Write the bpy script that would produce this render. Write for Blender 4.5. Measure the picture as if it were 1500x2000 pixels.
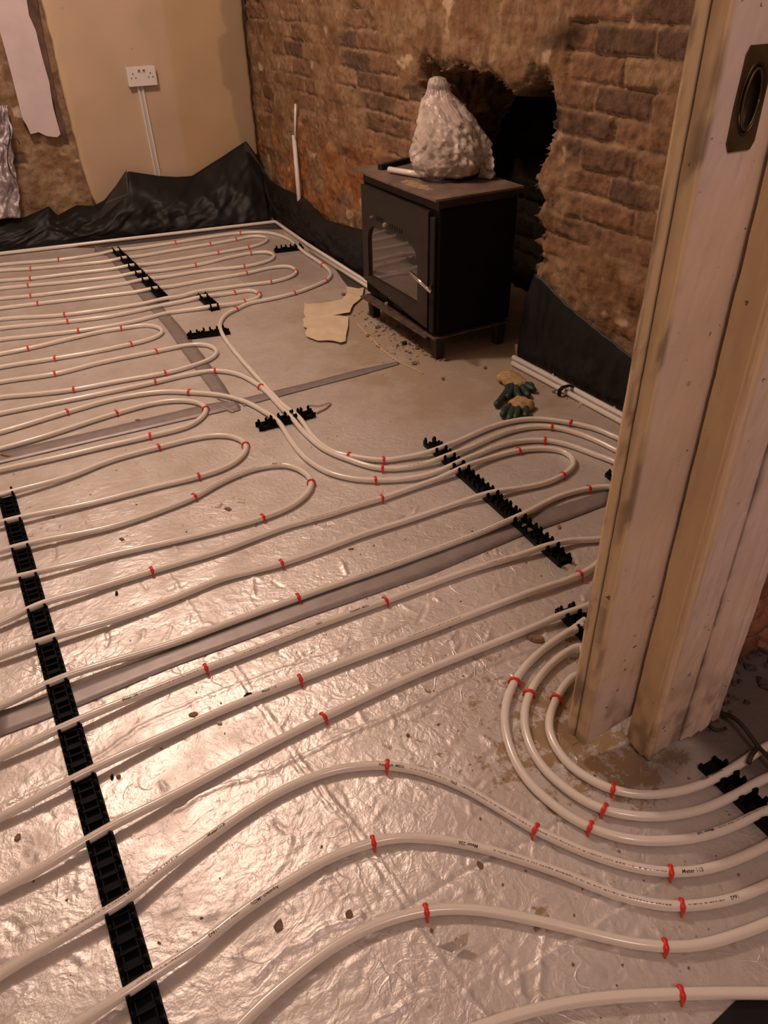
import bpy, bmesh, math, random
import numpy as np
from mathutils import Vector, Matrix
PI = math.pi
for o in list(bpy.data.objects): bpy.data.objects.remove(o)
S = bpy.context.scene
COL = S.collection
# ------------------------------------------------------------------ camera
FPX, PITCH, ROLL, YAW, H = 1518.5, 0.60984, -0.02252, -0.49016, 1.15
F = np.array([-math.sin(YAW)*math.cos(PITCH), math.cos(YAW)*math.cos(PITCH), -math.sin(PITCH)])
R0 = np.array([math.cos(YAW), math.sin(YAW), 0.0]); U0 = np.cross(R0, F)
c_, s_ = math.cos(ROLL), math.sin(ROLL)
RR = c_*R0 + s_*U0; UU = -s_*R0 + c_*U0
cam_d = bpy.data.cameras.new('camera'); cam = bpy.data.objects.new('camera', cam_d); COL.objects.link(cam)
cam_d.sensor_fit = 'VERTICAL'; cam_d.sensor_height = 36.0; cam_d.lens = 36.0*FPX/2000.0
cam_d.clip_start = 0.02; cam_d.clip_end = 60
m = Matrix.Identity(4)
for i in range(3):
    m[i][0] = RR[i]; m[i][1] = UU[i]; m[i][2] = -F[i]
m[2][3] = H
cam.matrix_world = m
S.camera = cam
# ------------------------------------------------------------------ light and exposure
S.view_settings.view_transform = 'Standard'; S.view_settings.look = 'None'
S.view_settings.exposure = 0.0; S.view_settings.gamma = 1.0; S.view_settings.use_curve_mapping = False
W = bpy.data.worlds.new('world'); S.world = W; W.use_nodes = True
W.node_tree.nodes['Background'].inputs[0].default_value = (0.9, 0.62, 0.5, 1)
W.node_tree.nodes['Background'].inputs[1].default_value = 0.03
def lamp(name, loc, energy, color, rad):
    l = bpy.data.lights.new(name, 'POINT'); l.energy = energy; l.color = color; l.shadow_soft_size = rad
    o = bpy.data.objects.new(name, l); o.location = loc; COL.objects.link(o); return o
lamp('ceiling_bulb', (0.25, 2.75, 2.25), 84.0, (1.0, 0.735, 0.60), 0.09)
lamp('hall_bulb', (0.15, -0.75, 2.25), 34.0, (1.0, 0.73, 0.68), 0.25)

# ------------------------------------------------------------------ pixel helpers: a pixel of the photo -> a point on a known plane
CAM = np.array([0, 0, H])
def ray(x, y):
    d = (x-750)*RR - (y-1000)*UU + FPX*F
    return d/np.linalg.norm(d)
def fl(x, y, z=0.0): d = ray(x, y); return CAM + d*((z-H)/d[2])
def onX(x, y, X): d = ray(x, y); return CAM + d*(X/d[0])
def onY(x, y, Y): d = ray(x, y); return CAM + d*(Y/d[1])
XR, YL, YD = 1.708, 4.59, 0.61      # stove wall, socket wall, sliding door leaf

# ------------------------------------------------------------------ numpy noise
def _h(ix, iy, s):
    n = (ix*374761393 + iy*668265263 + s*1442695041) & 0xffffffff
    n = ((n ^ (n >> 13))*1274126177) & 0xffffffff
    return ((n ^ (n >> 16)) & 0xffff)/65535.0
def vn(x, y, s=0):
    x = np.asarray(x, float); y = np.asarray(y, float)
    ix = np.floor(x).astype(np.int64); iy = np.floor(y).astype(np.int64)
    fx = x-ix; fy = y-iy; fx = fx*fx*(3-2*fx); fy = fy*fy*(3-2*fy)
    a = _h(ix, iy, s); b = _h(ix+1, iy, s); c = _h(ix, iy+1, s); d = _h(ix+1, iy+1, s)
    return (a*(1-fx)+b*fx)*(1-fy) + (c*(1-fx)+d*fx)*fy
def fbm(x, y, s=0, o=4):
    r = 0; a = .5; t = 0
    for i in range(o):
        r = r + a*vn(x, y, s+i*17); t += a; a *= .5; x = x*2.03; y = y*2.03
    return r/t
def sst(a, b, x): t = np.clip((x-a)/(b-a), 0, 1); return t*t*(3-2*t)

# ------------------------------------------------------------------ materials
def mat(name, color=(.5,.5,.5), rough=.5, metal=0.0, attr=None, noise=None, bump=None, spec=None, trans=0, alpha=1, coat=0, fine=None):
    """attr: colour attribute that carries the surface's own pigment; noise=(scale, amount); bump=(scale, strength, distance)"""
    M = bpy.data.materials.new(name); M.use_nodes = True
    nt = M.node_tree; N = nt.nodes; L = nt.links; B = N['Principled BSDF']
    B.inputs['Base Color'].default_value = (*color, 1); B.inputs['Roughness'].default_value = rough
    B.inputs['Metallic'].default_value = metal
    if spec is not None: B.inputs['Specular IOR Level'].default_value = spec
    if trans: B.inputs['Transmission Weight'].default_value = trans
    if alpha < 1: B.inputs['Alpha'].default_value = alpha
    if coat: B.inputs['Coat Weight'].default_value = coat
    tc = N.new('ShaderNodeTexCoord')
    src = None
    if attr:
        a = N.new('ShaderNodeAttribute'); a.attribute_name = attr; src = a.outputs['Color']
    if noise:
        n = N.new('ShaderNodeTexNoise'); n.inputs['Scale'].default_value = noise[0]; n.inputs['Detail'].default_value = 6
        L.new(tc.outputs['Object'], n.inputs['Vector'])
        mr = N.new('ShaderNodeMapRange'); mr.inputs['From Min'].default_value = .3; mr.inputs['From Max'].default_value = .7
        mr.inputs['To Min'].default_value = 1-noise[1]; mr.inputs['To Max'].default_value = 1+noise[1]
        L.new(n.outputs['Fac'], mr.inputs['Value'])
        mx = N.new('ShaderNodeVectorMath'); mx.operation = 'SCALE'
        if src: L.new(src, mx.inputs[0])
        else: mx.inputs[0].default_value = color
        L.new(mr.outputs[0], mx.inputs['Scale']); src = mx.outputs[0]
    if src: L.new(src, B.inputs['Base Color'])
    if bump:
        n2 = N.new('ShaderNodeTexNoise'); n2.inputs['Scale'].default_value = bump[0]; n2.inputs['Detail'].default_value = 5
        L.new(tc.outputs['Object'], n2.inputs['Vector'])
        bp = N.new('ShaderNodeBump'); bp.inputs['Strength'].default_value = bump[1]; bp.inputs['Distance'].default_value = bump[2]
        L.new(n2.outputs['Fac'], bp.inputs['Height']); L.new(bp.outputs[0], B.inputs['Normal'])
    return M
def foil_material():
    M = bpy.data.materials.new('dusty_foil'); M.use_nodes = True
    nt = M.node_tree; N = nt.nodes; L = nt.links; B = N['Principled BSDF']
    tc = N.new('ShaderNodeTexCoord'); at = N.new('ShaderNodeAttribute'); at.attribute_name = 'dirt'
    sep = N.new('ShaderNodeSeparateColor'); L.new(at.outputs['Color'], sep.inputs[0])
    def noise(sc, det=6, rough=.55):
        n = N.new('ShaderNodeTexNoise'); n.inputs['Scale'].default_value = sc; n.inputs['Detail'].default_value = det
        n.inputs['Roughness'].default_value = rough; L.new(tc.outputs['Object'], n.inputs['Vector']); return n.outputs['Fac']
    def math_(op, a, b=None, c=None):
        n = N.new('ShaderNodeMath'); n.operation = op
        for i, v in enumerate((a, b, c)):
            if v is None: continue
            if isinstance(v, (int, float)): n.inputs[i].default_value = v
            else: L.new(v, n.inputs[i])
        return n.outputs[0]
    def mr(v, a, b, c, d):
        n = N.new('ShaderNodeMapRange'); L.new(v, n.inputs[0])
        for i, k in enumerate((a, b, c, d)): n.inputs[1+i].default_value = k
        return n.outputs[0]
    def mixc(f, a, b):
        n = N.new('ShaderNodeMix'); n.data_type = 'RGBA'; L.new(f, n.inputs[0])
        for i, v in ((6, a), (7, b)):
            if isinstance(v, tuple): n.inputs[i].default_value = (*v, 1)
            else: L.new(v, n.inputs[i])
        return n.outputs[2]
    dust = mr(math_('ADD', sep.outputs[0], mr(noise(9), .35, .65, -.18, .18)), .12, .9, 0, 1)
    stain = mr(math_('ADD', sep.outputs[1], mr(noise(24, 8, .75), .35, .65, -.62, .62)), .50, .72, 0, 1)
    dark = sep.outputs[2]
    speck = mr(noise(70, 3, .6), .70, .76, 0, .55)
    grey = mr(noise(4), .35, .65, 0, 1)
    foil = mixc(grey, (.66, .63, .62), (.77, .745, .735))
    c = mixc(dust, foil, (.37, .295, .225))
    c = mixc(stain, c, (.33, .235, .135))
    c = mixc(speck, c, (.25, .17, .11))
    c = mixc(dark, c, (.11, .085, .075))
    L.new(c, B.inputs['Base Color'])
    met = math_('MULTIPLY', math_('SUBTRACT', 1.0, dust), .62)
    met = math_('MULTIPLY', met, math_('SUBTRACT', 1.0, stain))
    met = math_('MULTIPLY', met, math_('SUBTRACT', 1.0, dark))
    L.new(met, B.inputs['Metallic'])
    L.new(mr(dust, 0, 1, .43, .66), B.inputs['Roughness'])
    v = N.new('ShaderNodeTexVoronoi'); v.feature = 'DISTANCE_TO_EDGE'; v.inputs['Scale'].default_value = 9
    mp = N.new('ShaderNodeVectorMath'); mp.operation = 'ADD'
    nn = N.new('ShaderNodeTexNoise'); nn.inputs['Scale'].default_value = 7; L.new(tc.outputs['Object'], nn.inputs['Vector'])
    sc = N.new('ShaderNodeVectorMath'); sc.operation = 'SCALE'; L.new(nn.outputs['Color'], sc.inputs[0]); sc.inputs['Scale'].default_value = .5
    L.new(tc.outputs['Object'], mp.inputs[0]); L.new(sc.outputs[0], mp.inputs[1]); L.new(mp.outputs[0], v.inputs['Vector'])
    crease = math_('MULTIPLY', mr(v.outputs['Distance'], 0, .03, .22, 0), mr(noise(5, 2), .52, .62, 0, 1))
    nd = N.new('ShaderNodeTexNoise'); nd.inputs['Scale'].default_value = 26; nd.inputs['Detail'].default_value = 5; nd.inputs['Distortion'].default_value = 1.6
    L.new(tc.outputs['Object'], nd.inputs['Vector'])
    hgt = math_('ADD', math_('MULTIPLY', nd.outputs['Fac'], 1.0), math_('ADD', math_('ADD', math_('MULTIPLY', noise(55, 4), .5), math_('MULTIPLY', noise(120, 3), .35)), crease))
    bp = N.new('ShaderNodeBump'); bp.inputs['Distance'].default_value = .0035
    L.new(mr(dust, 0, 1, .62, .22), bp.inputs['Strength'])
    L.new(hgt, bp.inputs['Height']); L.new(bp.outputs[0], B.inputs['Normal'])
    return M
M_FOIL = foil_material()
M_PIPE = mat('white_pipe_plastic', (.80, .76, .70), .2, coat=.4)
M_INK = mat('black_print', (.03, .03, .03), .6)
M_RED = mat('red_plastic', (.72, .035, .02), .38)
M_BLACK = mat('black_rail_plastic', (.004, .004, .005), .6, spec=.12)
M_TAPE = mat('grey_foil_tape', (.32, .29, .29), .5, .5, noise=(30, .12), bump=(60, .2, .001))
M_BRICK = mat('rough_brick', attr='pigment', rough=.95, noise=(40, .22), bump=(45, .8, .010), spec=.15)
M_PLASTER = mat('painted_plaster', attr='pigment', rough=.75, noise=(5, .05), bump=(60, .25, .002), spec=.25)
M_WHITEBOARD = mat('lilac_white_plasterboard', (.62, .54, .56), .8, noise=(12, .06), spec=.2)
M_ROOM = mat('old_plaster', (.55, .47, .38), .9, noise=(3, .08))
M_DPM = mat('black_polythene', (.010, .0095, .010), .5, noise=(6, .4), bump=(7, .3, .012), spec=.3)
M_BODY = mat('stove_shaded_black', (.006, .005, .005), .75, spec=.12)  # darker copy of the stove black; shade on the side is in its colour
M_STOVE = mat('stove_black_steel', (.020, .014, .012), .55, noise=(25, .25), bump=(300, .15, .0005))
M_STOVE_TOP = mat('dusty_lit_stove_top', (.155, .11, .085), .65, noise=(14, .4))  # dusty tone brightened so lamplight on the plate is in its colour
M_DARK = mat('soot_black', (.006, .005, .005), .9)
M_CHROME = mat('chrome', (.9, .88, .85), .12, 1)
M_STEEL = mat('dull_steel', (.5, .47, .44), .4, .9)
M_GLASS = mat('stove_glass', (.03, .018, .012), .14, 0, spec=1.0, coat=1.0)
M_WOOD_PAINT = mat('lilac_cream_gloss_paint', attr='pigment', rough=.48, noise=(9, .07), bump=(14, .2, .003), spec=.4)
def add_chips(M, scale, lo, hi, col):
    nt = M.node_tree; N = nt.nodes; L = nt.links; B = N['Principled BSDF']; src = B.inputs['Base Color'].links[0].from_socket
    tc = N.new('ShaderNodeTexCoord'); n = N.new('ShaderNodeTexNoise'); n.inputs['Scale'].default_value = scale; n.inputs['Detail'].default_value = 4
    L.new(tc.outputs['Object'], n.inputs['Vector']); mr = N.new('ShaderNodeMapRange'); mr.inputs[1].default_value = lo; mr.inputs[2].default_value = hi
    L.new(n.outputs['Fac'], mr.inputs[0]); mx = N.new('ShaderNodeMix'); mx.data_type = 'RGBA'; L.new(mr.outputs[0], mx.inputs[0]); L.new(src, mx.inputs[6])
    mx.inputs[7].default_value = (*col, 1); L.new(mx.outputs[2], B.inputs['Base Color'])
add_chips(M_WOOD_PAINT, 75, .70, .73, (.16, .10, .07)); add_chips(M_WOOD_PAINT, 24, .70, .76, (.30, .21, .16))
add_chips(M_PLASTER, 30, .74, .80, (.30, .20, .12))
M_BRASS = mat('tarnished_brass', (.11, .08, .045), .42, .85, noise=(30, .35))
M_SOCKET = mat('white_socket_plastic', (.72, .68, .66), .35)
M_PAPER = mat('torn_cream_wallpaper', (.66, .55, .40), .9, noise=(20, .1))
M_LATEX = mat('green_latex', (.028, .048, .035), .5, noise=(60, .3), bump=(200, .3, .001))
M_KNIT = mat('tan_knit', (.42, .29, .14), .95, noise=(70, .35), bump=(350, .8, .002))
M_CHIP = mat('brown_debris', (.20, .13, .08), .9, noise=(60, .4))
M_PALE = mat('pale_debris', (.58, .49, .38), .9, noise=(60, .2))
M_CABLE = mat('dirty_cable', (.035, .022, .017), .6)
M_TIMBER = mat('old_timber', (.28, .17, .10), .8, noise=(18, .3))
M_CRUMPLE = mat('crumpled_silver_sheet', (.42, .38, .41), .5, .7, noise=(8, .2), bump=(30, .8, .01))
def bag_material():
    M = bpy.data.materials.new('clear_polythene'); M.use_nodes = True
    nt = M.node_tree; N = nt.nodes; L = nt.links; B = N['Principled BSDF']
    B.inputs['Base Color'].default_value = (.74, .66, .61, 1); B.inputs['Roughness'].default_value = .13
    B.inputs['Specular IOR Level'].default_value = .9
    tc = N.new('ShaderNodeTexCoord'); n = N.new('ShaderNodeTexNoise'); n.inputs['Scale'].default_value = 14; n.inputs['Detail'].default_value = 6
    L.new(tc.outputs['Object'], n.inputs[0])
    mr = N.new('ShaderNodeMapRange'); mr.inputs[1].default_value = .4; mr.inputs[2].default_value = .62; mr.inputs[3].default_value = .2; mr.inputs[4].default_value = .72
    L.new(n.outputs['Fac'], mr.inputs[0]); L.new(mr.outputs[0], B.inputs['Alpha'])
    n2 = N.new('ShaderNodeTexNoise'); n2.inputs['Scale'].default_value = 34; n2.inputs['Detail'].default_value = 5; L.new(tc.outputs['Object'], n2.inputs[0])
    bp = N.new('ShaderNodeBump'); bp.inputs['Strength'].default_value = 1; bp.inputs['Distance'].default_value = .012
    L.new(n2.outputs['Fac'], bp.inputs['Height']); L.new(bp.outputs[0], B.inputs['Normal'])
    return M
M_BAG = bag_material()
M_BAGFILL = mat('pale_bag_contents', (.50, .42, .36), .9, noise=(25, .3), bump=(40, .6, .01))

# ------------------------------------------------------------------ object helpers
def link(name, me, material=None, parent=None, smooth=False):
    o = bpy.data.objects.new(name, me); COL.objects.link(o)
    if material: me.materials.append(material)
    if smooth: me.polygons.foreach_set('use_smooth', [True]*len(me.polygons))
    if parent: o.parent = parent
    return o
def mesh(name, V, Fc, material=None, parent=None, smooth=False, org=None):
    V = [tuple(map(float, v)) for v in V]
    if org is not None: V = [(v[0]-org[0], v[1]-org[1], v[2]-org[2]) for v in V]
    me = bpy.data.meshes.new(name); me.from_pydata(V, [], Fc); me.update()
    return link(name, me, material, parent, smooth)
def tag(o, label=None, cat=None, group=None, kind=None):
    if label: o['label'] = label
    if cat: o['category'] = cat
    if group: o['group'] = group
    if kind: o['kind'] = kind
    return o
def empty(name, loc, label, cat, group=None, rz=0):
    o = bpy.data.objects.new(name, None); COL.objects.link(o); o.location = [float(a) for a in loc]; o.rotation_euler.z = rz
    o.empty_display_size = .05
    return tag(o, label, cat, group)
def bmobj(name, bm, material, parent=None, smooth=False):
    me = bpy.data.meshes.new(name); bm.normal_update(); bm.to_mesh(me); bm.free()
    return link(name, me, material, parent, smooth)
def box(bm, lo, hi, bev=0.0, seg=2):
    r = bmesh.ops.create_cube(bm, size=1)
    for v in r['verts']:
        v.co = Vector([lo[i] + (v.co[i]+.5)*(hi[i]-lo[i]) for i in range(3)])
    if bev > 0:
        es = list({e for v in r['verts'] for e in v.link_edges})
        bmesh.ops.bevel(bm, geom=es, offset=bev, segments=seg, affect='EDGES', profile=.5)
def tube_geo(P, r, n=12, caps=True, V=None, Fc=None, radii=None, squash=1.0):
    V = [] if V is None else V; Fc = [] if Fc is None else Fc
    P = [Vector(map(float, p)) for p in P]; base = len(V); k = len(P)
    T = [(P[min(i+1, k-1)]-P[max(i-1, 0)]).normalized() for i in range(k)]
    up = Vector((0, 0, 1)) if abs(T[0].z) < .9 else Vector((1, 0, 0))
    side = up.cross(T[0]).normalized()
    for i in range(k):
        side = (side - T[i]*side.dot(T[i])).normalized(); u = T[i].cross(side)
        rr = radii[i] if radii else r
        for j in range(n):
            a = 2*PI*j/n; V.append(P[i] + side*(rr*math.cos(a)) + u*(rr*squash*math.sin(a)))
    for i in range(k-1):
        for j in range(n):
            a = base+i*n+j; b = base+i*n+(j+1) % n
            Fc.append((a, b, b+n, a+n))
    if caps:
        Fc.append(tuple(base+j for j in reversed(range(n)))); Fc.append(tuple(base+(k-1)*n+j for j in range(n)))
    return V, Fc
def tube(name, P, r, material, parent=None, n=12, radii=None, squash=1.0):
    V, Fc = tube_geo(P, r, n, radii=radii, squash=squash)
    return mesh(name, V, Fc, material, parent, True)
def slab_poly(name, pts, thick, material, parent=None, normal=(0, 0, 1), sub=0, jit=0.0):
    """a polygon with real thickness; pts world coords on its lower face"""
    nrm = Vector(normal)*thick; n = len(pts)
    V = [Vector(map(float, p)) for p in pts]; V += [v+nrm for v in V]
    Fc = [tuple(range(n-1, -1, -1)), tuple(range(n, 2*n))] + [(i, (i+1) % n, n+(i+1) % n, n+i) for i in range(n)]
    return mesh(name, V, Fc, material, parent)
def smooth_poly(pts, step=.008, sigma=.014):
    P = np.array(pts, float); n = len(P)
    out = []
    for i in range(n-1):
        p0 = P[max(i-1, 0)]; p1 = P[i]; p2 = P[i+1]; p3 = P[min(i+2, n-1)]
        if i == 0: p0 = 2*p1-p2
        if i == n-2: p3 = 2*p2-p1
        d1 = max(np.linalg.norm(p1-p0), 1e-4)**.5; d2 = max(np.linalg.norm(p2-p1), 1e-4)**.5; d3 = max(np.linalg.norm(p3-p2), 1e-4)**.5
        m1 = ((p1-p0)/d1 - (p2-p0)/(d1+d2) + (p2-p1)/d2)*d2
        m2 = ((p2-p1)/d2 - (p3-p1)/(d2+d3) + (p3-p2)/d3)*d2
        for t in np.linspace(0, 1, 24, endpoint=False):
            out.append((2*t**3-3*t*t+1)*p1 + (t**3-2*t*t+t)*m1 + (-2*t**3+3*t*t)*p2 + (t**3-t*t)*m2)
    out.append(P[-1]); Q = np.array(out)
    s = np.concatenate([[0], np.cumsum(np.linalg.norm(np.diff(Q, axis=0), axis=1))])
    k = max(int(s[-1]/step), 4); u = np.linspace(0, s[-1], k)
    Q = np.stack([np.interp(u, s, Q[:, j]) for j in range(Q.shape[1])], 1)
    w = int(3*sigma/step)
    if w > 0:
        ker = np.exp(-.5*(np.arange(-w, w+1)*step/sigma)**2); ker /= ker.sum()
        pad = np.concatenate([2*Q[0]-Q[w:0:-1], Q, 2*Q[-1]-Q[-2:-w-2:-1]])
        Q = np.stack([np.convolve(pad[:, j], ker, 'valid') for j in range(Q.shape[1])], 1)
    return Q
def colour_attr(me, C, name='pigment'):
    a = me.color_attributes.new(name, 'FLOAT_COLOR', 'POINT')
    A = np.ones((len(C), 4), np.float32); A[:, :3] = C; a.data.foreach_set('color', A.ravel())
def grid_mesh(name, X, Y, Z, keep=None, material=None, parent=None, smooth=True, C=None, attr='pigment', flip=False):
    """X, Y, Z: 2D arrays"""
    a, b = X.shape; V = np.stack([X, Y, Z], -1).reshape(-1, 3)
    idx = np.arange(a*b).reshape(a, b)
    Q = np.stack([idx[:-1, :-1], idx[1:, :-1], idx[1:, 1:], idx[:-1, 1:]], -1)
    if flip: Q = Q[..., ::-1]
    if keep is not None: Q = Q[keep[:-1, :-1] & keep[1:, :-1] & keep[1:, 1:] & keep[:-1, 1:]]
    Q = Q.reshape(-1, 4)
    me = bpy.data.meshes.new(name)
    me.vertices.add(len(V)); me.vertices.foreach_set('co', V.ravel().astype(np.float32))
    me.loops.add(Q.size); me.loops.foreach_set('vertex_index', Q.ravel().astype(np.int32))
    me.polygons.add(len(Q)); me.polygons.foreach_set('loop_start', np.arange(0, Q.size, 4, dtype=np.int32))
    me.polygons.foreach_set('loop_total', np.full(len(Q), 4, np.int32))
    me.update(calc_edges=True); me.validate()
    if C is not None: colour_attr(me, C.reshape(-1, 3), attr)
    return link(name, me, material, parent, smooth)
def inpoly(x, y, poly):
    r = np.zeros(x.shape, bool); n = len(poly)
    for i in range(n):
        x1, y1 = poly[i]; x2, y2 = poly[(i+1) % n]
        c = ((y1 > y) != (y2 > y)) & (x < (x2-x1)*(y-y1)/((y2-y1) if y2 != y1 else 1e-9)+x1)
        r ^= c
    return r
def segdist(x, y, pts, closed=False):
    d = np.full(x.shape, 9.0); n = len(pts)
    for i in range(n if closed else n-1):
        ax, ay = pts[i][:2]; bx, by = pts[(i+1) % n][:2]
        L2 = (bx-ax)**2+(by-ay)**2+1e-12
        t = np.clip(((x-ax)*(bx-ax)+(y-ay)*(by-ay))/L2, 0, 1)
        d = np.minimum(d, np.hypot(x-ax-t*(bx-ax), y-ay-t*(by-ay)))
    return d

# ================================================================== THE SETTING
# ---- floor: foil faced insulation boards with real creases, dust and stains
def build_floor():
    def ax(segs):
        out = []
        for a, b, st in segs: out += list(np.arange(a, b, st))
        return np.array(out+[segs[-1][1]])
    gx = ax([(-2.3, -.6, .1), (-.6, 1.2, .0042), (1.2, 1.72, .008), (1.72, 2.4, .04)])
    gy = ax([(-1.7, .25, .1), (.25, 1.5, .0042), (1.5, 2.4, .008), (2.4, 4.6, .02), (4.6, 4.9, .05)])
    X, Y = np.meshgrid(gx, gy, indexing='ij'); Z = np.zeros_like(X)
    def crease(px, w, hgt, jit=.004, down=False):
        nonlocal Z
        p = [fl(*q)[:2] for q in px]
        Xj = X + jit*(fbm(X*45, Y*45, 5, 2)-.5)*2; Yj = Y + jit*(fbm(X*45, Y*45, 9, 2)-.5)*2
        x0 = min(q[0] for q in p)-.03; x1 = max(q[0] for q in p)+.03; y0 = min(q[1] for q in p)-.03; y1 = max(q[1] for q in p)+.03
        mk = (X > x0) & (X < x1) & (Y > y0) & (Y < y1)
        if not mk.any(): return
        d = segdist(Xj[mk], Yj[mk], p)
        Z[mk] += 1.5*hgt*np.exp(-(d/(w*.8))**2)*(.55+.45*vn(X[mk]*60, Y[mk]*60, 3))
    crease([(0,1575),(143,1514),(269,1423),(433,1350),(520,1319),(650,1276),(750,1240),(800,1210)], .004, .0022)
    crease([(338,1584),(433,1536),(520,1510),(650,1449),(760,1400),(835,1365),(950,1300),(1060,1262)], .004, .0028)
    crease([(446,1306),(560,1470),(650,1588)], .003, .0018, .001); crease([(458,1300),(572,1464),(662,1582)], .003, .0018, .001)
    crease([(564,1480),(680,1620),(785,1775)], .003, .002, .001); crease([(578,1476),(694,1616),(800,1765)], .003, .002, .001)
    crease([(812,1812),(880,1900),(952,1990)], .003, .0016, .001)
    crease([(788,1776),(828,1752),(948,1680),(1044,1636),(1100,1600)], .003, -.003, .001)
    crease([(1000,1923),(1067,1873),(1107,1843),(1167,1810),(1230,1767),(1300,1723)], .004, .003)
    crease([(1050,1980),(1057,1880),(1063,1830),(1055,1790)], .003, .002)
    crease([(500,1910),(560,1850),(600,1840),(640,1810),(710,1790)], .005, .0035)
    crease([(740,1990),(770,1975),(790,1965)], .005, .003)
    crease([(0,2000),(60,1930)], .004, .002)
    crease([(730,1530),(770,1500),(840,1560)], .004, .001)
    crease([(330,1120),(350,1150),(370,1180),(395,1220)], .004, .002)
    crease([(90,1010),(180,960),(260,930)], .004, .001)
    rnd = random.Random(4)
    for i in range(420):
        px = rnd.uniform(-20, 1300); py = rnd.uniform(1000, 2010)
        if px < 0 and rnd.random() < .5: continue
        a = rnd.choice([-.45, -.45, .9, rnd.uniform(-1.5, 1.5)])+rnd.uniform(-.3, .3); l = rnd.uniform(8, 42)
        pts = [(px, py)]
        for k in range(3):
            a += rnd.uniform(-.5, .5); pts.append((pts[-1][0]+l/3*math.cos(a), pts[-1][1]+l/3*math.sin(a)))
        crease(pts, rnd.uniform(.002, .005), rnd.choice([1, 1, -1])*rnd.uniform(.0006, .0024), .002)
    Z += .0008*(fbm(X*14, Y*14, 2, 2)-.5)*((X > -.6) & (X < 1.72) & (Y > .25))
    # floor masks: R dust, G rust-brown stain, B darkened floor
    def blob(px, py, rx, ry=None, z=0):
        c = fl(px, py); return np.exp(-(((X-c[0])/rx)**2+((Y-c[1])/(ry or rx))**2))
    D = .10 + .22*sst(.9, 2.2, Y) + .10*fbm(X*3, Y*3, 8, 3)
    D = np.maximum(D, .95*sst(.55, 1.35, X)*sst(1.55, 1.9, Y)*sst(3.6, 2.6, Y))
    D = np.maximum(D, .9*blob(830, 640, .33, .55)); D = np.maximum(D, .8*blob(1080, 780, .25, .35)); D = np.maximum(D, .8*blob(950, 720, .28, .25))
    D = np.maximum(D, .35*blob(1100, 1000, .3, .4))
    D += .25*blob(870, 1180, .3, .12)*0
    D = np.where((Y < .75) & (X > .45), np.maximum(D, .25), D)
    G = .95*blob(1120, 1440, .13, .16)
    G = np.maximum(G, .9*blob(1240, 1490, .12, .07)); G = np.maximum(G, .72*blob(1050, 1400, .09, .16)); G = np.maximum(G, .6*blob(1010, 1500, .07, .09))
    G = np.maximum(G, .62*blob(1160, 1250, .10, .07)); G = np.maximum(G, .38*blob(830, 1480, .09, .05)); G = np.maximum(G, .42*blob(740, 1120, .1, .03))
    G = np.maximum(G, .4*blob(440, 985, .06, .05)); G = np.maximum(G, .33*blob(70, 1030, .05, .08)); G = np.maximum(G, .4*blob(880, 1000, .05, .05))
    G = np.maximum(G, .38*blob(1060, 1800, .015, .04)); G = np.maximum(G, .45*blob(1070, 1560, .07, .04))
    Bk = .92*sst(.86, .95, X + .10*(fbm(X*9, Y*9, 3)-.5))*sst(.38, .46, Y+.25*(X-.9)+.04*(fbm(X*12, Y*12, 5)-.5))*(Y < .9)
    Bk = np.maximum(Bk, .75*blob(1310, 1490, .09, .035))
    Bk = np.maximum(Bk, .5*blob(600, 545, .35, .5)*sst(2.9, 3.6, Y)*(X > 1.1))
    # black polythene-tinted boards by the stove wall
    C = np.stack([np.clip(D, 0, 1), np.clip(G, 0, 1), np.clip(Bk, 0, 1)], -1)
    o = grid_mesh('floor', X, Y, Z, material=M_FOIL, C=C, attr='dirt')
    tag(o, kind='structure')
build_floor()

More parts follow.
